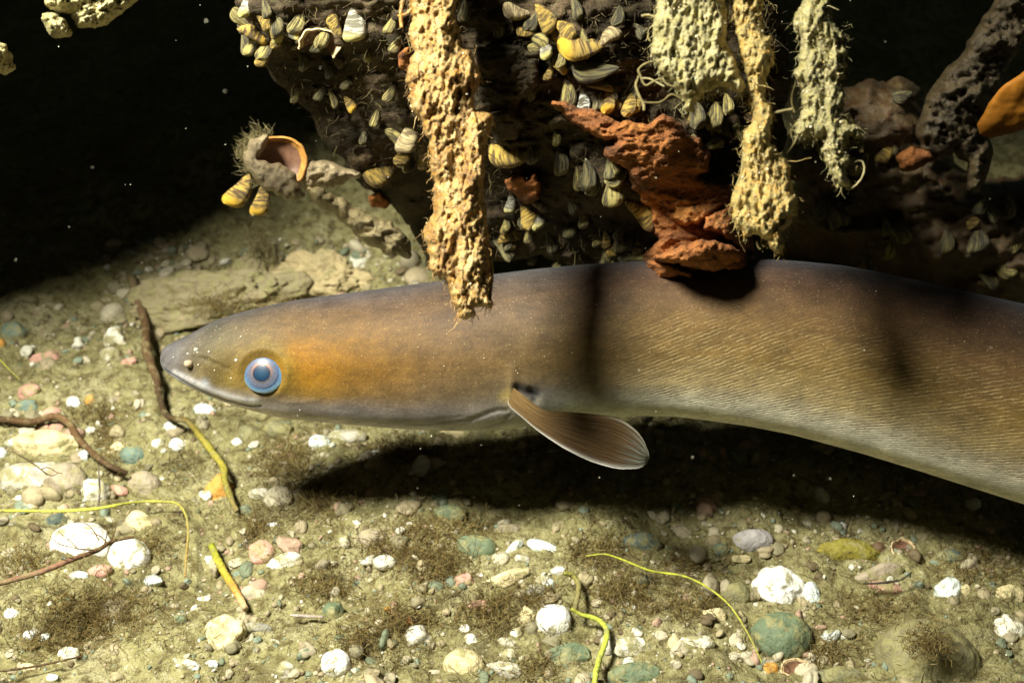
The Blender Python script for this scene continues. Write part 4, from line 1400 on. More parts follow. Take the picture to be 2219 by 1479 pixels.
CLUSTERS = [  # centre, spread, how many, styles, label
    (560, 60, 46, 46, 10, ["gold", "olive", "grey", "dark"], "small striped mussel packed into the clump on the log's top left edge"),
    (690, 60, 50, 34, 7, ["olive", "dark", "gold"], "small striped mussel packed beside the torn curled shell"),
    (1200, 85, 80, 40, 14, ["gold", "olive", "dark", "orange"], "small striped mussel packed into the curved upper row"),
    (1290, 222, 85, 20, 12, ["olive", "gold", "dark"], "small ribbed mussel packed among the upright row over the rotten wood"),
    (1545, 262, 60, 38, 10, ["olive", "dark", "gold"], "small ribbed mussel packed under the pale root's torn hem"),
    (1300, 395, 50, 40, 10, ["olive", "dark"], "small ribbed mussel packed left of the orange rotten wood"),
    (1140, 500, 48, 48, 8, ["olive", "dark", "gold"], "small mussel packed in the shade right of the golden root's foot"),
    (1340, 545, 55, 26, 12, ["gold", "olive", "dark"], "small yellow tipped mussel packed left of the reddish block"),
    (880, 330, 40, 40, 6, ["olive", "tan", "gold"], "small striped mussel packed against the golden root's left side"),
    (1515, 600, 34, 16, 5, ["olive", "grey"], "small striped mussel packed under the orange splinter"),
]
for (x, y, sx, sy, cnt, sts, lab) in CLUSTERS:
    for k in range(cnt):
        xx, yy = x + rngm.uniform(-1, 1) * sx, y + rngm.uniform(-1, 1) * sy
        up = rngm.random() < 0.65
        mussel(xx, yy, rngm.uniform(32, 56), rngm.uniform(65, 120) if up else rngm.uniform(0, 360), rngm.choice(sts), lab, asp=rngm.uniform(0.9, 1.15), roll=rngm.uniform(0, 55), lift=rngm.uniform(0.002, 0.007) + (0.005 if x > 1380 and y > 300 else 0), group=lab.replace("small", "mussels", 1).replace(" mussel packed", " packed"))
for k in range(26):
    x, y = [(1780, 300), (1900, 330), (1800, 430), (1960, 470), (2080, 500), (1880, 540), (2170, 450)][k % 7]
    mussel(x + rngm.uniform(-50, 50), y + rngm.uniform(-45, 45), rngm.uniform(36, 60), rngm.uniform(50, 130), rngm.choice(["dark", "olive", "gold", "dark"]), "dim silted mussel on the shaded far trunk behind the eel", depth=float(dplane(y, 0.513)), roll=rngm.uniform(0, 50), group="dim mussels on the far trunk")
for (x, y, ln, rot, st, lab, Y) in [
    (2190, 516, 62, 70, "olive", "dim green mussel at the right edge, topmost of three on the far trunk", 0.52),
    (2188, 578, 66, 160, "olive", "dim olive mussel at the right edge, middle one on the far trunk", 0.52),
    (2140, 606, 50, 30, "dark", "dim bluish mussel lowest on the far trunk by the right edge", 0.52),
    (2095, 568, 56, 10, "dark", "dim brown mussel left of the three on the far trunk", 0.53),
    (1955, 205, 50, 160, "dark", "dim lone mussel left of the silt covered branch", 0.52),
    (517, 412, 78, 125, "orange", "orange lipped mussel under the open empty shell, on the left", 0.475),
    (563, 434, 66, 105, "orange", "mussel with a bright orange tip under the open empty shell, on the right", 0.475),
]:
    mussel(x, y, ln, rot, st, lab, depth=float(dplane(y, Y)), asp=1.05, roll=15, group="mussels away from the log")


def bowl(px, py, rx, ry, dep, face, outer, inner, rim, deep=0.8, arc=(0, 360), seed=0, rag=0.08):
    """an open shell: outer and inner skins with a rim, opening along `face`"""
    face = np.asarray(face, float)
    face /= np.linalg.norm(face)
    e1 = RIGHT - face * (RIGHT @ face)
    e1 /= np.linalg.norm(e1)
    e2 = np.cross(face, e1)
    c = W(px, py, dep)[0]
    A, B = rx * dep / FPX, ry * dep / FPX
    nr, nf = 18, 56
    rr = np.linspace(0.02, 1, nr)
    full = arc[1] - arc[0] >= 360
    ph = np.radians(np.linspace(arc[0], arc[1], nf, endpoint=not full))
    edge = 1 + rag * fbm(P2(np.cos(ph) * 2.4, np.sin(ph) * 2.4, seed), 4, seed)
    R = rr[:, None] * (1 + (edge - 1)[None] * rr[:, None] ** 2)
    z = -deep * min(A, B) * np.sqrt(np.clip(1 - rr ** 2 * 0.97, 0, 1))
    off = (R * A * np.cos(ph))[..., None] * e1 + (R * B * np.sin(ph))[..., None] * e2
    bumps = 0.05 * min(A, B) * fbm(P2((R * np.cos(ph)).ravel() * 4, (R * np.sin(ph)).ravel() * 4, seed), 3, seed).reshape(nr, nf)
    Vi = c + off + (z[:, None] + 0.3 * bumps)[..., None] * face
    Vo = c + off * 1.07 + ((z - 0.10 * min(A, B))[:, None] - bumps)[..., None] * face
    N = nr * nf
    g = grid_faces(nr, nf, full)
    rimf = []
    last = (nr - 1) * nf
    j = np.arange(nf if full else nf - 1)
    rimf.append(np.stack([last + j, last + (j + 1) % nf, N + last + (j + 1) % nf, N + last + j], 1))
    rows = np.arange(nr)
    fm = np.concatenate([np.where(np.repeat(rows[:-1], g.shape[0] // (nr - 1)) >= nr - 4, 2, 0), np.ones(len(g), int), np.full(len(rimf[0]), 2)])
    uv = np.stack([(px + (R * rx * np.cos(ph)).ravel()) / 1000, (py + (R * ry * np.sin(ph)).ravel()) / 1000], 1)
    return np.vstack([Vi.reshape(-1, 3), Vo.reshape(-1, 3)]), [np.vstack([g, g[:, ::-1] + N] + rimf)], [inner, outer, rim], fm, np.vstack([uv, uv])


M_IN = m_plain("shell_inside", (0.17, 0.085, 0.05), 0.45, 0.3, 250, 0.0004, spec=0.4)
M_RIM = m_plain("shell_rim", (0.46, 0.22, 0.05), 0.5, 0.4, 500, 0.0004, spec=0.4)
M_RIMP = m_plain("shell_rim_pale", (0.62, 0.46, 0.26), 0.5, 0.4, 500, 0.0004, spec=0.4)
os_d = float(dplane(350, 0.47))
osh = empty("open_shell", W(600, 360, os_d)[0])
tag(osh, "empty gaping shell with brown inside and furry grey crust left of the log", "shell")
V, F, ms, fm, uv = bowl(606, 352, 56, 54, os_d - 0.004, -FWD + 0.25 * RIGHT - 0.25 * UP, MAT["grey_crust"], M_IN, M_RIM, 0.6, seed=3, rag=0.1)
put("inner_valve", V, F, ms, osh, fmat=fm, uv=uv)
V, F, uv, _q = inflate(ragged([(528, 330), (545, 300), (585, 292), (575, 315), (560, 345), (575, 350), (610, 352), (640, 375), (655, 405), (660, 425), (640, 438), (615, 432), (580, 412), (545, 385), (530, 360)], 5, 14, 91, 3),
                       lambda x, y: os_d - 0.010 + 0 * x, 0.006, 0.012, 3.0, 26, [(30, 30, 0.003, False), (10, 10, 0.0014, False)], 92)
put("crusted_valve", V, F, MAT["grey_crust"], osh, uv=uv)
rng = np.random.default_rng(93)
bp = np.array([(532, 325), (545, 305), (560, 298), (575, 294), (530, 345), (540, 370), (560, 395), (590, 415)], float)
pk = bp[rng.integers(0, len(bp), 420)] + rng.normal(size=(420, 2)) * 8
Bs = W(pk[:, 0], pk[:, 1], os_d - 0.006)
dr = -RIGHT * 0.6 + UP * 0.9 + rng.normal(size=(420, 3)) * 0.6
V, F = strands(Bs, dr, rng.uniform(0.002, 0.006, 420), np.full(420, 0.00009), 4, 0.4, 94)
put("fur", V, F, MAT["fuzz"], osh)["kind"] = "stuff"

V, F, uv, _q = inflate(ragged([(650, 375), (665, 352), (700, 345), (740, 360), (775, 368), (788, 382), (760, 385), (745, 402), (700, 412), (665, 415), (648, 400)], 5, 16, 95, 3), lambda x, y: dplane(y, 0.475), 0.008, 0.01, 3.0, 24,
                       [(30, 30, 0.003, False), (9, 9, 0.0014, False)], 96)
tag(put("sponge", V, F, MAT["grey_crust"], uv=uv), "fuzzy grey sponge crust between the gaping shell and the log", "sponge")
V, F, uv, _q = inflate(ragged([(662, 410), (700, 405), (740, 425), (790, 455), (840, 480), (885, 520), (895, 560), (850, 560), (800, 530), (760, 500), (720, 465), (680, 440)], 7, 22, 97, 3), lambda x, y: dplane(y, 0.462), 0.010, 0.012, 3.2, 28,
                       [(60, 30, 0.005, False), (14, 12, 0.002, False)], 98)
tag(put("silted_branch", V, F, m_crust("silted_branch", [(0.25, (0.190, 0.149, 0.068)), (0.5, (0.399, 0.315, 0.158)), (0.75, (0.589, 0.473, 0.255))], (20, 26, 1), None, (0.798, 0.630, 0.360), 0.68), uv=uv),
    "pale silted branch slanting under the log towards the eel", "branch")
V, F, ms, fm, uv = bowl(692, 98, 46, 32, float(dplane(98, 0.44)), -FWD * 0.7 - UP * 0.5, M_RIM, M_IN, M_RIMP, 0.7, arc=(-60, 200), seed=8, rag=0.2)
tag(put("broken_shell", V, F, ms, fmat=fm, uv=uv), "torn curled orange shell hanging at the log's upper left", "shell")

# ------------------------------------------------------------------ stones and pebbles on the lake bed


TAPER = {(565, 1200): (0.62, -0.1), (474, 1062): (0.5, -0.35)}
DENT = {(1690, 1278): [((-0.1, -1, 0.35), 0.5, 0.10), ((0.75, 0.1, 0.7), 0.12, 0.05)], (565, 1200): [((0, 1, 0.2), 0.25, 0.06)], (487, 1376): [((0.5, 0.6, 0.6), 0.25, 0.05), ((-0.1, -0.1, 1), 0.12, 0.05)]}


def stone(px, py, rx, ry, rot, mat, label, lump=0.12, angular=0.0, sink=0.35, flat=0.8, cat="pebble", name="pebble", group=None, seed=None, lift=0.0):
    seed = int(px * 7 + py * 3) % 9973 if seed is None else seed
    sub = 6 if max(rx, ry) > 95 and cat == "boulder" else 5 if max(rx, ry) > 55 else (4 if max(rx, ry) > 20 else 3)
    U, Fi = ICO[sub]
    R = np.ones(len(U))
    R += (lump + 0.015) * 1.55 * fbm(U * 1.3 + seed * 0.37, 3, seed) + lump * 0.4 * fbm(U * 4.5 + seed * 0.11, 3, seed + 3)
    for dv, am, wdt in DENT.get((px, py), ()):
        dv = np.array(dv, float) / np.linalg.norm(dv)
        R = R - am * np.exp(-((1 - U @ dv) / wdt) ** 2)
    if cat == "boulder":
        R = R + 0.16 * fbm(U * 3.5 + seed, 4, seed + 9) + 0.06 * fbm(U * 11 + seed, 4, seed + 19) + 0.02 * fbm(U * 34 + seed, 3, seed + 29)
    Q = U * R[:, None]
    if (px, py) in TAPER:
        tx, sh = TAPER[(px, py)]
        Q[:, 0] = Q[:, 0] * (1 + tx * Q[:, 1]) + sh * Q[:, 1]
    if angular >= 0.3:
        rng_ = np.random.default_rng(seed)
        for k in range(int(6 + angular * 10)):
            nrm = rng_.normal(size=3)
            nrm /= np.linalg.norm(nrm)
            lim = rng_.uniform(0.62, 0.9)
            dd_ = Q @ nrm
            Q = Q - np.clip(dd_ - lim, 0, None)[:, None] * nrm * 0.85
    g, d_ = G(px, py)
    d0 = float(d_[0])
    k = d0 / FPX
    a = math.radians(rot)
    e1 = math.cos(a) * RIGHT - math.sin(a) * UP
    e2 = math.sin(a) * RIGHT + math.cos(a) * UP
    e3 = -FWD
    third = flat * min(rx, ry)
    c = g[0] + np.array([0, 0, 1.0]) * third * k * (1 - sink - 0.45) + np.array([0, 0, lift])
    V = c + (Q[:, :1] * rx * k) * e1 + (Q[:, 1:2] * ry * k) * e2 + (Q[:, 2:3] * third * k) * e3
    o = put(name, V, Fi, MAT[mat])
    tag(o, label, cat, group)
    return o


STONES = [
    # px, py, rx, ry, rot, material, label, lump, angular
    (90, 966, 84, 40, -6, "cream", "cream slab with olive moss on its upper face at the left edge", .14, .5),
    (78, 1042, 80, 42, 5, "pale", "large smooth pale cobble just below the mossy cream slab", .08, 0),
    (146, 1046, 42, 44, 0, "tan", "orange tan cobble leaning on the large smooth pale cobble", .10, 0),
    (200, 1068, 36, 32, -20, "dustywhite", "mottled white pebble below the orange tan cobble", .22, .4),
    (256, 1064, 22, 15, 10, "pink", "flat pinkish pebble between the mottled white and the grey brown ones", .1, .3),
    (313, 1052, 37, 35, 10, "tan", "rounded grey brown pebble right of the flat pinkish one", .08, .2),
    (289, 988, 29, 24, 10, "teal", "smooth teal green pebble above the rounded grey brown one", .06, 0),
    (254, 970, 16, 16, 0, "cream", "small cream pebble touching the smooth teal green one", .15, 0),
    (66, 1100, 20, 13, 0, "cream", "speckled cream pebble under the thin yellow green blade", .2, .3),
    (116, 1130, 32, 20, -15, "darkteal", "dark teal stone below the yellow green blade", .15, .3),
    (306, 1136, 42, 25, 42, "cream", "smooth oval cream pebble tilted above the big white cobbles", .05, 0),
    (172, 1185, 68, 52, -8, "white", "big bright white cobble under the brown twig, left one of the pair", .08, .1),
    (282, 1208, 45, 42, 0, "white", "big white cobble with shaded side, right one of the pair under the twig", .08, .1),
    (172, 1248, 22, 12, 8, "bluewhite", "small bluish white pebble below the left big white cobble", .15, .2),
    (216, 1240, 26, 18, -20, "pink", "pale pink pebble between the two big white cobbles' feet", .15, .2),
    (474, 1062, 36, 42, 20, "orange", "orange tan three cornered stone behind the yellow green stem", .1, .9),
    (446, 1073, 16, 13, 0, "white", "small white pebble left of the orange tan three cornered stone", .12, .3),
    (560, 1075, 26, 20, -10, "pale", "pale grey pebble right of the yellow green stem", .14, .2),
    (565, 1200, 36, 30, 20, "pink", "heart shaped pink stone right of the yellow orange stem", .15, .6),
    (620, 1216, 40, 22, -5, "dustywhite", "angular white pebble right of the heart shaped pink stone", .2, .6),
    (24, 1330, 22, 13, 15, "white", "white pebble at the left edge near the algae tufts", .15, .3),
    (65, 1378, 16, 12, 30, "white", "small white pebble below the left edge white one", .2, .3),
    (95, 1382, 15, 12, 0, "bluewhite", "small grey white pebble right of the small white one by the left edge", .15, .2),
    (148, 1420, 32, 20, -10, "dustywhite", "crumbly white stone in the algae at bottom left", .3, .3),
    (60, 1446, 20, 11, 0, "cream", "cream pebble near the bottom left corner", .2, .2),
    (114, 1468, 12, 9, 0, "white", "tiny bright white pebble at the bottom left", .2, .2),
    (405, 1440, 32, 15, 18, "dustywhite", "cluster like white stone at the bottom below the yellow stem", .3, .4),
    (460, 1440, 16, 11, 0, "bluewhite", "small bluish white pebble right of the cluster like white stone", .2, .2),
    (487, 1376, 43, 38, -15, "cream", "lumpy yellow cream cobble below the yellow orange stem", .3, 0),
    (560, 1360, 32, 13, 10, "grey", "flat blue grey pebble right of the lumpy yellow cobble", .1, .2),
    (390, 1342, 17, 12, 0, "green", "small green pebble left of the lumpy yellow cobble", .12, .2),
    (728, 1438, 33, 31, 0, "white", "round bright white pebble at the bottom left of centre", .05, 0),
    (722, 1332, 24, 36, 10, "green", "dark green upright stone above the round bright white pebble", .12, .3),
    (620, 1452, 24, 22, 40, "pale", "pale grey tilted pebble left of the round white one", .15, .4),
    (648, 1456, 14, 9, 0, "brown", "small brown pebble between the pale tilted and the round white one", .15, .3),
    (442, 1298, 17, 8, -5, "white", "thin white shard left of the yellow stem's tip", .2, .5),
    (330, 1258, 24, 17, -20, "bluewhite", "pale crumbly pebble below the right big white cobble", .3, .3),
    (590, 1136, 13, 6, 0, "white", "thin white flake above the heart shaped stone", .15, .4),
    (807, 1163, 32, 21, -5, "tan", "tan oval pebble at the lower rim of the eel's shadow", .08, .1),
    (748, 1172, 13, 16, 0, "dustywhite", "small white pebble left of the tan oval at the shadow's rim", .15, .3),
    (975, 1112, 34, 22, 5, "green", "dim grey green pebble inside the eel's shadow", .1, .1),
    (1103, 1147, 34, 17, 0, "tan", "flat tan pebble half inside the eel's shadow", .1, .3),
    (1033, 1188, 48, 30, 5, "green", "grey green cobble left of the slanted teal striped pebble", .1, .2),
    (1113, 1187, 28, 11, -45, "bluewhite", "slanted slim teal white pebble below the flat tan one", .12, .3),
    (1180, 1186, 40, 15, 20, "bluewhite", "bluish white flat pebble right of the slanted slim one", .08, .2),
    (1135, 1212, 24, 11, 10, "pale", "pale sliver of stone under the slanted slim pebble", .15, .4),
    (1392, 1182, 46, 32, 0, "darkteal", "large dark teal stone by the thin yellow strand", .12, .2),
    (1388, 1256, 28, 14, -5, "darkteal", "dark teal pebble below the thin yellow strand", .12, .2),
    (1090, 1255, 58, 20, -20, "cream", "long cream pebble with mossy top in the middle of the foreground", .12, .3),
    (1008, 1258, 26, 17, -20, "pink", "pinkish pebble left of the long cream one", .2, .3),
    (1208, 1237, 17, 11, -10, "white", "topmost of the white pebbles right of the long cream one", .15, .2),
    (1176, 1258, 19, 13, 10, "white", "middle white pebble right of the long cream one", .15, .3),
    (1162, 1278, 23, 16, 0, "grey", "grey round pebble under the middle white one", .1, .1),
    (1192, 1266, 10, 13, 0, "bluewhite", "small upright white pebble beside the grey round one", .15, .2),
    (1200, 1348, 39, 39, 0, "white", "round dazzling white cobble in the centre foreground", .07, .1),
    (1138, 1340, 19, 26, 0, "cream", "yellow crusted pebble touching the dazzling white cobble's left", .3, .3),
    (1118, 1374, 16, 20, 10, "dustywhite", "white upright shard left of the dazzling white cobble", .15, .6),
    (1104, 1394, 30, 14, 5, "pale", "pale flat pebble below the white upright shard", .1, .3),
    (1008, 1364, 13, 11, 0, "white", "upper white crumb left of the foreground centre", .25, .2),
    (1020, 1386, 16, 14, 20, "white", "lower white crumb left of the foreground centre", .25, .2),
    (1005, 1442, 46, 38, 5, "cream", "round yellow cream cobble with brown moss at the bottom centre", .09, .1),
    (1103, 1420, 21, 17, 0, "dustywhite", "small striped white pebble right of the round yellow cobble", .08, .1),
    (1098, 1452, 42, 22, 10, "pale", "pale grey pebble at the bottom beside the round yellow cobble", .15, .3),
    (1220, 1422, 66, 32, -12, "green", "large flat green stone left of the bright green stem", .08, .6),
    (1322, 1398, 24, 26, 0, "pale", "pale rounded pebble right of the bright green stem", .12, .1),
    (1372, 1402, 44, 24, 5, "dustywhite", "speckled white stone right of the bright green stem", .2, .5),
    (1462, 1394, 16, 20, 0, "cream", "cream pebble next to the white angular stone", .12, .2),
    (1380, 1466, 66, 34, -5, "green", "big green cobble at the bottom right of the green stem", .1, .1),
    (887, 1346, 11, 13, 20, "red", "small red pebble in the brown algae", .15, .3),
    (840, 1321, 8, 9, 0, "orange", "tiny orange pebble left above the small red one", .15, .2),
    (858, 1336, 15, 10, 0, "brown", "dark brown pebble between the tiny orange and small red ones", .15, .3),
    (1038, 1310, 24, 10, 0, "pink", "pale pink pebble under the long cream one", .2, .2),
    (1631, 1172, 46, 28, -4, "lavender", "smooth lavender grey oval pebble on the right", .05, 0),
    (1561, 1193, 19, 18, 0, "teal", "small teal pebble left of the lavender grey oval", .1, .1),
    (1608, 1210, 23, 10, 5, "cream", "flat yellow pebble under the lavender grey oval", .15, .3),
    (1825, 1145, 10, 15, 5, "white", "tiny bright white chip right of the lavender grey oval", .1, .2),
    (1845, 1195, 66, 28, 8, "mossy", "yellow green mossy stone in the right middle", .15, .2),
    (1690, 1278, 58, 48, 25, "white", "white notched cobble on the right with dark threads", .16, .2),
    (1760, 1290, 17, 32, -15, "bluewhite", "narrow white stone tucked against the notched cobble", .1, .2),
    (1596, 1288, 30, 30, 0, "olive", "greenish round pebble left of the notched white cobble", .12, .1),
    (1549, 1335, 34, 17, 5, "cream", "speckled cream pebble below the greenish round one", .18, .3),
    (1508, 1392, 42, 22, -6, "dustywhite", "angular white stone with a dark pit left of the green cobble", .15, .7),
    (1690, 1382, 68, 56, -5, "green", "large dull green cobble with an orange spot", .08, .1),
    (2010, 1424, 108, 92, 10, "cobble", "largest brown green cobble at the bottom right", .09, .1),
    (2055, 1282, 32, 30, -30, "bluewhite", "bright bluish white jagged pebble at the right", .2, .5),
    (2092, 1278, 13, 12, 0, "cream", "small yellow pebble beside the bluish white jagged one", .2, .2),
    (2188, 1290, 40, 30, -10, "cream", "mottled yellow stone at the right edge", .3, .3),
    (2185, 1366, 36, 30, 10, "dustywhite", "mottled white stone at the right edge below the yellow one", .25, .2),
    (1798, 1376, 26, 15, -30, "bluewhite", "pale teal shard left of the largest cobble", .1, .5),
    (1834, 1376, 17, 9, -40, "white", "small white shard between the teal one and the largest cobble", .1, .5),
    (1922, 1272, 42, 20, 10, "pink", "pinkish tan flat stone right of the notched cobble", .12, .3),
    (1905, 1240, 52, 20, -10, "tan", "tan flat stone behind the pinkish one", .12, .3),
    (1820, 1466, 72, 26, 0, "olive", "olive flat stone at the bottom edge on the right", .08, .3),
    (1672, 1448, 18, 16, 20, "orange", "orange brown pebble beside the broken shell ring", .2, .3),
    (2060, 1205, 30, 16, 0, "darkteal", "blue grey pebble behind the bluish white jagged one", .12, .2),
    (1905, 1186, 15, 13, 0, "brown", "brown pebble right of the mossy stone", .12, .2),
    (30, 722, 28, 26, 0, "teal", "shaded teal green pebble at the left near the dark edge", .1, .1),
    (98, 778, 44, 20, -8, "pink", "pinkish red encrusted stone on the left", .25, .3),
    (64, 848, 24, 18, -20, "pink", "dull pink pebble below the encrusted stone", .12, .2),
    (2, 746, 10, 14, 0, "orange", "orange pebble cut by the left edge", .12, .2),
    (56, 880, 26, 16, -10, "teal", "dim teal pebble beside the brown root on the left", .12, .2),
    (195, 868, 11, 14, 0, "orange", "small orange pink pebble left of the eel's chin", .12, .2),
    (160, 873, 16, 14, 0, "bluewhite", "pale teal pebble left of the small orange pink one", .12, .2),
    (112, 895, 22, 14, -10, "pink", "pale pink shell like pebble above the brown root", .1, .2),
    (92, 926, 16, 11, 0, "pink", "left one of two pink pebbles under the brown root", .15, .2),
    (122, 928, 17, 12, 0, "pink", "right one of two pink pebbles under the brown root", .15, .2),
    (245, 738, 34, 26, 60, "dustywhite", "pale curled stone left of the eel's snout", .25, .3),
    (240, 768, 22, 16, 20, "pale", "pale lump below the curled stone", .2, .2),
    (280, 786, 22, 13, -20, "pink", "pinkish flat pebble below the pale lump", .12, .3),
    (194, 936, 15, 11, -20, "white", "white pebble between the brown roots", .2, .3),
    (343, 962, 14, 11, 0, "white", "small white pebble right above the teal green one", .2, .2),
    (385, 966, 19, 16, 10, "white", "bright white pebble beside the dark root", .2, .2),
    (370, 926, 16, 13, 0, "bluewhite", "pale bluish pebble below the snout's root", .15, .2),
    (444, 890, 24, 16, 10, "bluewhite", "pale pebble under the eel's chin", .15, .2),
    (512, 960, 13, 10, 0, "white", "small bright pebble right of the dark root", .2, .2),
    (548, 944, 34, 26, 0, "olive", "olive stone below the eel's jaw", .15, .3),
    (604, 932, 32, 22, 10, "olive", "brown olive stone under the eel's cheek", .15, .2),
    (692, 960, 25, 19, 5, "bluewhite", "pale teal pebble under the eel's throat", .1, .2),
    (748, 948, 46, 20, -5, "pale", "pale grey stone right of the teal pebble under the throat", .12, .2),
    (805, 982, 20, 8, -15, "white", "thin white pebble at the upper rim of the shadow", .2, .3),
    (1000, 942, 60, 14, 0, "cream", "cream stone peeping out behind the eel's throat", .1, .2),
    (0, 985, 14, 18, 0, "bluewhite", "bluish pebble at the left edge above the cobbles", .1, .2),
    (20, 960, 13, 10, -20, "bluewhite", "tiny bluish white pebble left of the cream slab", .1, .2),
    (180, 990, 12, 16, 0, "bluewhite", "small pale blue pebble right of the cream slab", .1, .2),
]
for (x, y, rx, ry, rot, mt, lab, lump, ang) in STONES:
    big = max(rx, ry) > 50
    stone(x, y, rx, ry, rot, mt, lab, lump, ang, sink=0.5 if mt == "white" else (0.8 if mt == "cobble" else 0.62), flat=0.78, cat="stone" if big else "pebble", name="stone" if big else "pebble", group="stones and pebbles on the lake bed")
# boulders behind the head
stone(470, 668, 170, 66, -8, "silted", "long pale silted boulder behind the eel's head", .38, 0, sink=0.35, cat="boulder", name="boulder", flat=0.8)
stone(705, 610, 104, 54, 6, "yellowrock", "yellowish boulder at the foot of the log behind the eel's neck", .30, .1, sink=0.25, cat="boulder", name="boulder", flat=0.8)
stone(560, 600, 50, 62, 20, "silted", "silt furred lump between the two boulders", .25, .2, sink=0.3, cat="boulder", name="boulder", flat=0.8)

for (px, py, rx, ry, lab, arc) in [(1727, 1450, 34, 19, "broken shell ring with a jagged cream rim at the bottom right", (-40, 250)), (1958, 1190, 24, 22, "small pale ringed shell with a dark hollow on the right", (0, 360))]:
    g, dd = G(px, py)
    V, F, ms, fm, uv = bowl(px, py - 4, rx, ry, float(dd[0]) - 0.003, -FWD + UP * 0.5, M_RIMP, M_IN, M_RIMP, 0.7, arc=arc, seed=int(px), rag=0.2)
    tag(put("broken_shell", V, F, ms, fmat=fm, uv=uv), lab, "shell")

# gravel: countless tiny stones in the silt
rng = np.random.default_rng(101)
NG = 10500
px = rng.uniform(-120, 2340, NG)
py = 1479 - (rng.uniform(0, 1, NG) ** 0.9) * 880 + 60
dens = fbm(P2(px / 170, py / 120), 3, 55)
keep = rng.uniform(-0.75, 0.55, NG) < dens
px, py = px[keep], py[keep]
px = np.concatenate([px, rng.uniform(230, 920, 900)])
py = np.concatenate([py, rng.uniform(520, 720, 900)])
g, dd = G(px, py)
size = np.exp(rng.normal(1.25, 0.5, len(px))) * np.where(rng.random(len(px)) < 0.14, 2.9, 1.0)
U, Fi = ICO[2]
parts = []
for k in range(len(px)):
    s_ = min(size[k], 24) * dd[k] / FPX
    U, Fi = ICO[3 if size[k] > 8 else 2]
    q = U * (1 + 0.22 * np.sin(U @ rng.normal(size=3) * 2.2 + rng.uniform(0, 6)) + 0.07 * np.sin(U @ rng.normal(size=3) * 5 + rng.uniform(0, 6)))[:, None]
    q = q * rng.uniform(0.6, 1.35, 3) * s_
    a = rng.uniform(0, 6.28)
    q = np.stack([q[:, 0] * math.cos(a) - q[:, 1] * math.sin(a), q[:, 0] * math.sin(a) + q[:, 1] * math.cos(a), q[:, 2] * 0.75], 1)
    parts.append((q + g[k] + np.array([0, 0, s_ * rng.uniform(-0.35, 0.3)]), Fi))
V, F = merge(parts)
tag(put("gravel", V, F, MAT["gravel"]), "fine mixed gravel lying in the silt between the pebbles", "gravel", kind="stuff")

# ------------------------------------------------------------------ algae
rng = np.random.default_rng(7)


def on_bed(px, py):
    g, dd = G(px, py)
    return g, dd


# thin cover of silt fuzz everywhere
NF = 32000
px = rng.uniform(-150, 2370, NF)
py = 1520 - rng.uniform(0, 1, NF) ** 0.95 * 960
keep = rng.uniform(-0.5, 0.5, NF) < fbm(P2(px / 120, py / 80, 3.0), 4, 77)
px, py = px[keep], py[keep]
g, dd = on_bed(px, py)
n = len(px)
dr = rng.normal(size=(n, 3)) * 0.8 + np.array([0, 0, 0.7])
V, F = strands(g - np.array([0, 0, 0.0004]) + (EYE - g) * (rng.uniform(0, 1, n) ** 3 * 0.010)[:, None], dr, rng.uniform(0.002, 0.0075, n), rng.uniform(0.00008, 0.00020, n), 6, 0.55, 9)
tag(put("algae_cover", V, F, MAT["fuzz"]), "thin olive brown algal fuzz covering the lake bed", "algae", kind="stuff")

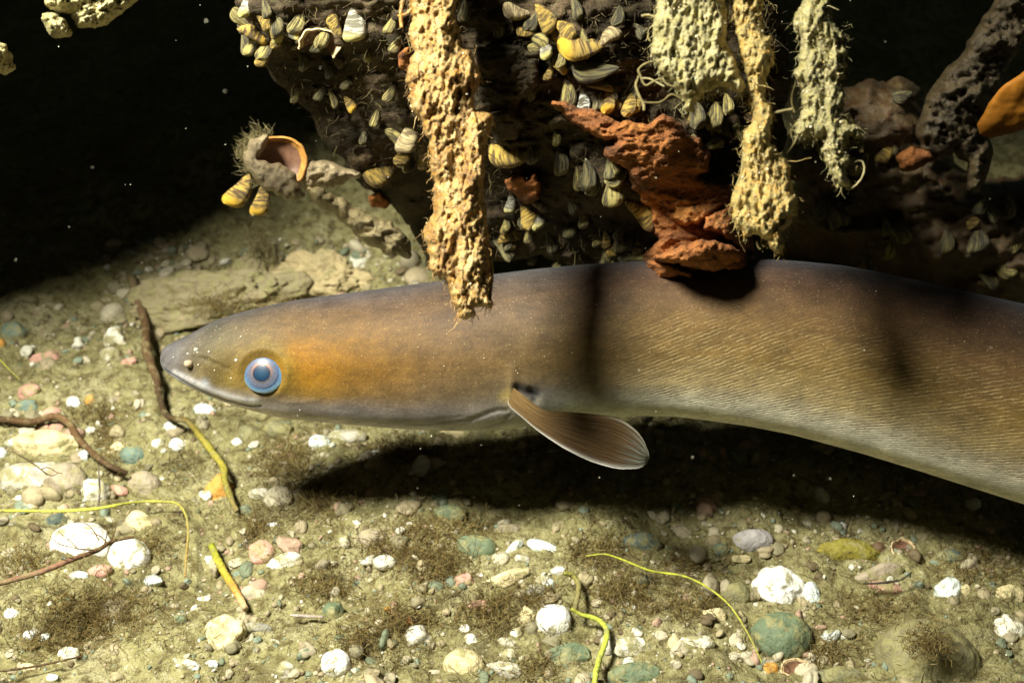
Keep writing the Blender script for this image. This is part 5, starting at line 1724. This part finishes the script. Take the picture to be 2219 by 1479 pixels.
TUFTS = [  # px, py, rx, ry, count, length, label
    (215, 1330, 150, 60, 900, 0.013, "largest tangled brown algae tuft at the lower left"),
    (120, 1390, 100, 35, 350, 0.011, "brown algae tuft at the left bottom below the largest one"),
    (620, 1010, 75, 60, 520, 0.013, "brown algae tuft at the tip of the eel's shadow"),
    (690, 1080, 80, 50, 420, 0.013, "dark algae tuft inside the left end of the eel's shadow"),
    (870, 980, 80, 28, 360, 0.012, "threadlike algae tuft between the eel's throat and its shadow"),
    (950, 1230, 90, 50, 520, 0.012, "brown algae tuft left of the long cream pebble"),
    (860, 1200, 100, 40, 420, 0.011, "brown algae tuft below the tan oval pebble"),
    (870, 1350, 90, 50, 420, 0.012, "reddish brown algae tuft around the small red pebble"),
    (1060, 1330, 70, 45, 380, 0.012, "algae tuft left of the dazzling white cobble"),
    (1360, 1290, 90, 50, 420, 0.012, "brown algae tuft right of the bright green stem's top"),
    (1300, 1200, 80, 35, 320, 0.011, "algae tuft at the start of the thin yellow strand"),
    (600, 1110, 80, 40, 300, 0.011, "light brown algae tuft left below the eel's shadow"),
    (560, 1150, 40, 30, 220, 0.010, "olive algae tuft above the heart shaped pink stone"),
    (230, 960, 30, 70, 260, 0.010, "rusty algae tuft beside the smooth teal green pebble"),
    (200, 900, 90, 30, 240, 0.009, "rusty algae fringe along the left brown root"),
    (330, 1190, 50, 40, 160, 0.010, "algae wisps between the oval cream pebble and the white cobbles"),
    (490, 680, 80, 26, 260, 0.007, "rusty algae growing on the long silted boulder"),
    (580, 550, 28, 40, 260, 0.009, "pale algae plume rising behind the long silted boulder"),
    (960, 1150, 140, 30, 420, 0.011, "dark algae fringe along the lower rim of the eel's shadow"),
    (1500, 1230, 90, 40, 240, 0.010, "dim algae tuft between the dark teal stone and the lavender oval"),
    (1150, 1450, 70, 30, 180, 0.010, "sparse algae between the round yellow cobble and the flat green stone"),
    (700, 1270, 80, 40, 300, 0.011, "brown algae tuft right of the angular white pebble"),
    (1500, 1320, 80, 36, 240, 0.010, "olive algae tuft between the speckled cream pebble and the bright green stem"),
    (1900, 1320, 110, 40, 320, 0.010, "olive algae tuft above the largest brown green cobble"),
    (2010, 1390, 60, 40, 300, 0.007, "dark brown algae patch on top of the largest brown green cobble"),
    (1150, 1295, 60, 30, 260, 0.010, "brown algae tuft just below the grey round pebble"),
    (50, 1220, 80, 40, 260, 0.010, "brown algae tuft left of the big white cobbles"),
    (1790, 1420, 90, 40, 240, 0.010, "olive algae tuft right of the broken shell ring"),
    (400, 1010, 60, 40, 200, 0.009, "light algae wisps left of the long root's yellow green end"),
    (2120, 1230, 110, 50, 300, 0.010, "dim algae tuft at the right edge below the eel's belly shadow"),
    (330, 560, 120, 60, 300, 0.010, "pale algae wisps on the rubble at the edge of the dark"),
    (620, 680, 90, 24, 260, 0.007, "rusty algae growing where the two boulders meet behind the eel's head"),
    (780, 1400, 70, 50, 300, 0.011, "brown algae tuft right of the round bright white pebble"),
]
for k, (x, y, rx, ry, cnt, ln, lab) in enumerate(TUFTS):
    cnt = int(cnt * 1.5)
    r_ = np.random.default_rng(200 + k)
    q = r_.normal(size=(cnt, 2)) * 0.48
    px, py = x + q[:, 0] * rx, y + q[:, 1] * ry
    g, dd = on_bed(px, py)
    if "boulder" in lab:
        g = g - FWD * 0.024 + UP * 0.004
    elif "on top of" in lab:
        g = g + (EYE - g) * 0.05
    dr = r_.normal(size=(cnt, 3)) * 0.9 + np.array([0, -0.1, 0.5])
    V, F = strands(g, dr, r_.uniform(0.3, 1.3, cnt) * ln, r_.uniform(0.00008, 0.00024, cnt), 9, 0.95, 300 + k)
    tag(put("algae_tuft", V, F, MAT["fuzz"] if ("pale" in lab or "light" in lab) else MAT["alga"]), lab, "algae", "algae tufts on the lake bed")

# furry growth on the log
NL = 7500
px = rng.uniform(520, 1720, NL)
py = rng.uniform(-30, 640, NL)
Q = np.stack([px, py], 1)
k_ = inside(Q, LOGR) & (rng.uniform(-0.6, 0.5, NL) < fbm(P2(px / 110, py / 90), 3, 31))
px, py = px[k_], py[k_]
dl = log_front(px, py)
n = len(px)
dr = -FWD * 0.7 - UP * 0.5 + rng.normal(size=(n, 3)) * 0.6
V, F = strands(W(px, py, dl - 0.004), dr, rng.uniform(0.002, 0.007, n), rng.uniform(0.00008, 0.00022, n), 6, 0.7, 32)
tag(put("log_algae", V, F, MAT["logfuzz"]), "short dark furry growth on the face of the sunken log", "algae", kind="stuff")

# ------------------------------------------------------------------ roots, blades and twigs lying about


def lying(name, line, rad, cols, label, cat, lift=0.004, sides=10, rough=0.25, seed=0, twigs=None, part="side_root"):
    ln = smooth_path(line, 14 * len(line))
    g, dd = G(ln[:, 0], ln[:, 1])
    # keep a smooth course over the bumps
    z = g[:, 2]
    for _ in range(30):
        z = np.concatenate([z[:1], 0.25 * z[:-2] + 0.5 * z[1:-1] + 0.25 * z[2:], z[-1:]])
    lf = lift if np.isscalar(lift) else np.interp(np.linspace(0, 1, len(ln)), np.linspace(0, 1, len(lift)), lift)
    dh = (z - g[:, 2]) + lf
    # raise along the view ray so that the course stays where the photograph has it
    r = g - EYE
    r = r / (-r[:, 2:3])
    p = g - r * dh[:, None]
    t = np.linspace(0, 1, len(ln))
    rr = np.interp(t, np.linspace(0, 1, len(rad)), rad) * 0.5 / FPX
    V, F = tube(p, rr, sides, rough, seed)
    c = np.stack([np.interp(t, np.linspace(0, 1, len(cols)), [q[i] for q in cols]) for i in range(3)], 1)
    c = np.repeat(c, sides, 0)
    c = np.vstack([c, c[:1], c[-1:]])
    o = put(name, V, F, MAT["root"], col=np.concatenate([c, np.ones((len(c), 1))], 1))
    tag(o, label, cat)
    if twigs:
        tp = []
        for q, tl in enumerate(twigs):
            l2 = smooth_path(tl, 10 * len(tl))
            g2, _ = G(l2[:, 0], l2[:, 1])
            r2 = g2 - EYE
            r2 = r2 / (-r2[:, 2:3])
            tp.append(tube(g2 - r2 * (np.mean(lf) * 1.0 + 0.003), np.linspace(1.6, 0.7, len(l2)) * 0.5 / FPX, 5))
        V, F = merge(tp)
        put(part, V, F, MAT["root"], o, col=np.tile(np.array([[0.10, 0.055, 0.02, 1]]), (len(V), 1)))
    return o


BR, DB, YG, OR, GR = (.10, .055, .022), (.055, .032, .014), (.28, .24, .03), (.50, .26, .06), (.30, .36, .05)
lying("root", [(285, 600), (300, 650), (315, 705), (318, 760), (338, 818), (348, 868), (364, 902), (405, 912), (430, 940), (460, 978), (484, 1012), (488, 1042), (500, 1078), (513, 1108)],
      [13, 13, 12, 13, 12, 9, 8, 8, 8, 9, 9, 8, 6], [(.16, .125, .06), (.16, .10, .05), BR, BR, BR, DB, DB, (.16, .12, .02), YG, YG, (.22, .19, .03), (.20, .15, .05)],
      "long brown root passing the eel's snout and turning yellow green", "root", lift=[0.004, 0.006, 0.010, 0.010, 0.008, 0.008, 0.009, 0.010, 0.006], rough=0.35, seed=2)
lying("root", [(-40, 902), (20, 910), (70, 914), (120, 902), (150, 918), (168, 948), (205, 985), (240, 1010), (275, 1025)], [8, 9, 10, 9, 8, 6], [DB, BR, (.14, .075, .03), BR, DB], "brown root lying above the mossy cream slab", "root", lift=0.005, seed=4)
lying("grass_blade", [(-40, 1106), (60, 1106), (120, 1107), (210, 1101), (290, 1088), (350, 1086), (384, 1091), (402, 1114), (408, 1150), (404, 1200), (401, 1248)], [3.0, 3.4, 3.6, 3.2, 2.8, 2.4], [(.42, .42, .05), (.58, .60, .08), (.46, .46, .06), (.34, .30, .06), (.34, .20, .06)],
      "thin yellow green blade bent over the pebbles at the left", "grass blade", lift=0.012, rough=0.25)
lying("twig", [(-30, 1272), (40, 1252), (90, 1238), (150, 1214), (210, 1192), (245, 1172), (290, 1163)], [5, 6, 6, 5, 3], [(.12, .06, .03), (.20, .10, .06), (.20, .10, .06), BR, BR], "brown twig with fine rootlets lying across the big white cobbles", "twig", lift=0.030, rough=0.2,
      twigs=[[(210, 1192), (170, 1188), (130, 1178), (108, 1160)], [(170, 1190), (150, 1170), (125, 1150)], [(235, 1178), (215, 1160), (180, 1150)], [(160, 1210), (130, 1202), (112, 1188)], [(225, 1185), (232, 1150), (222, 1130)], [(185, 1200), (175, 1225), (160, 1240)], [(215, 1170), (195, 1140), (165, 1128)], [(240, 1172), (250, 1145), (240, 1120)]], part="rootlet")
lying("stem", [(458, 1180), (468, 1204), (482, 1232), (500, 1262), (516, 1288), (532, 1318)], [8, 9, 9, 8, 7], [(.22, .24, .02), (.34, .32, .03), (.42, .30, .03), (.52, .27, .06), (.50, .36, .20)], "yellow stem turning orange below the heart shaped pink stone", "stem", lift=0.006)
lying("stem", [(1238, 1318), (1258, 1330), (1285, 1337), (1304, 1348), (1315, 1368), (1310, 1396), (1298, 1430), (1290, 1470), (1292, 1520)], [4, 5, 6, 6, 6, 6], [(.30, .30, .04), (.40, .46, .05), (.46, .52, .07), (.38, .42, .06)], "bright green curved stem in the centre foreground", "stem", lift=0.008, rough=0.3)
lying("stem", [(1222, 1240), (1242, 1247), (1254, 1268), (1250, 1300), (1244, 1322)], [5, 6, 6, 5], [(.26, .24, .05), (.22, .19, .06), (.18, .15, .06)], "dull olive stem hooking above the bright green one", "stem", lift=0.007)
lying("grass_blade", [(1270, 1204), (1310, 1200), (1350, 1212), (1410, 1236), (1480, 1247), (1530, 1270), (1580, 1310), (1620, 1370), (1652, 1436)], [1.6, 2.4, 2.6, 2.0, 1.6], [(.34, .36, .04), (.48, .50, .05), (.40, .40, .05), (.34, .32, .06)], "thin yellow strand trailing past the dark teal stone", "grass blade", lift=0.009, rough=0.25)
lying("grass_blade", [(-10, 768), (15, 795), (42, 822)], [2, 2, 1.5], [(.40, .40, .06), (.36, .34, .06)], "short yellow blade at the left edge", "grass blade", lift=0.008, rough=0.05)
lying("twig", [(213, 1005), (215, 1040), (216, 1070), (213, 1098)], [2, 2.4, 2], [(.06, .05, .05), (.08, .06, .06)], "thin dark upright twig between the cobbles on the left", "twig", lift=0.008)
lying("twig", [(28, 978), (60, 996), (88, 1016), (102, 1028)], [2, 2.4, 1.6], [(.10, .07, .03), (.06, .04, .02)], "forked fine twig on the mossy cream slab", "twig", lift=0.022, twigs=[[(90, 1016), (104, 1012), (122, 1022), (136, 1026)], [(98, 1024), (112, 1030), (128, 1024)]], part="fork")
lying("twig", [(630, 1332), (660, 1334), (700, 1336)], [3, 4, 3], [(.40, .34, .30), (.34, .28, .24)], "short pale stick left of the dark green upright stone", "twig", lift=0.005)
lying("twig", [(180, 1420), (90, 1440), (10, 1452), (-30, 1450)], [2, 2.4, 2.4], [BR, DB], "fine dark twig at the bottom left corner", "twig", lift=0.006)
lying("twig", [(1870, 1264), (1910, 1262), (1950, 1256), (1975, 1240)], [2, 3, 2], [(.05, .04, .025), (.05, .04, .03)], "dark twig lying behind the pinkish tan stone", "twig", lift=0.008)

# specks drifting in the water
rng = np.random.default_rng(17)
parts = []
for k in range(120):
    dd = rng.uniform(0.28, 0.62)
    px, py = rng.uniform(-100, 2300), rng.uniform(-50, 1100)
    p = W(px, py, dd)[0]
    if p[2] < 0.03:
        continue
    s_ = rng.uniform(0.6, 1.5) * (2.2 if rng.random() < 0.05 else 1) * 0.45 / FPX
    parts.append((ICO[1][0] * s_ * rng.uniform(0.5, 1.4, 3) + p, ICO[1][1]))
tag(put("suspended_specks", *merge(parts), MAT["speck"]), "fine pale specks drifting in the dark water", "specks", kind="stuff")

for o in bpy.data.objects:
    if "_o" in o:
        del o["_o"]
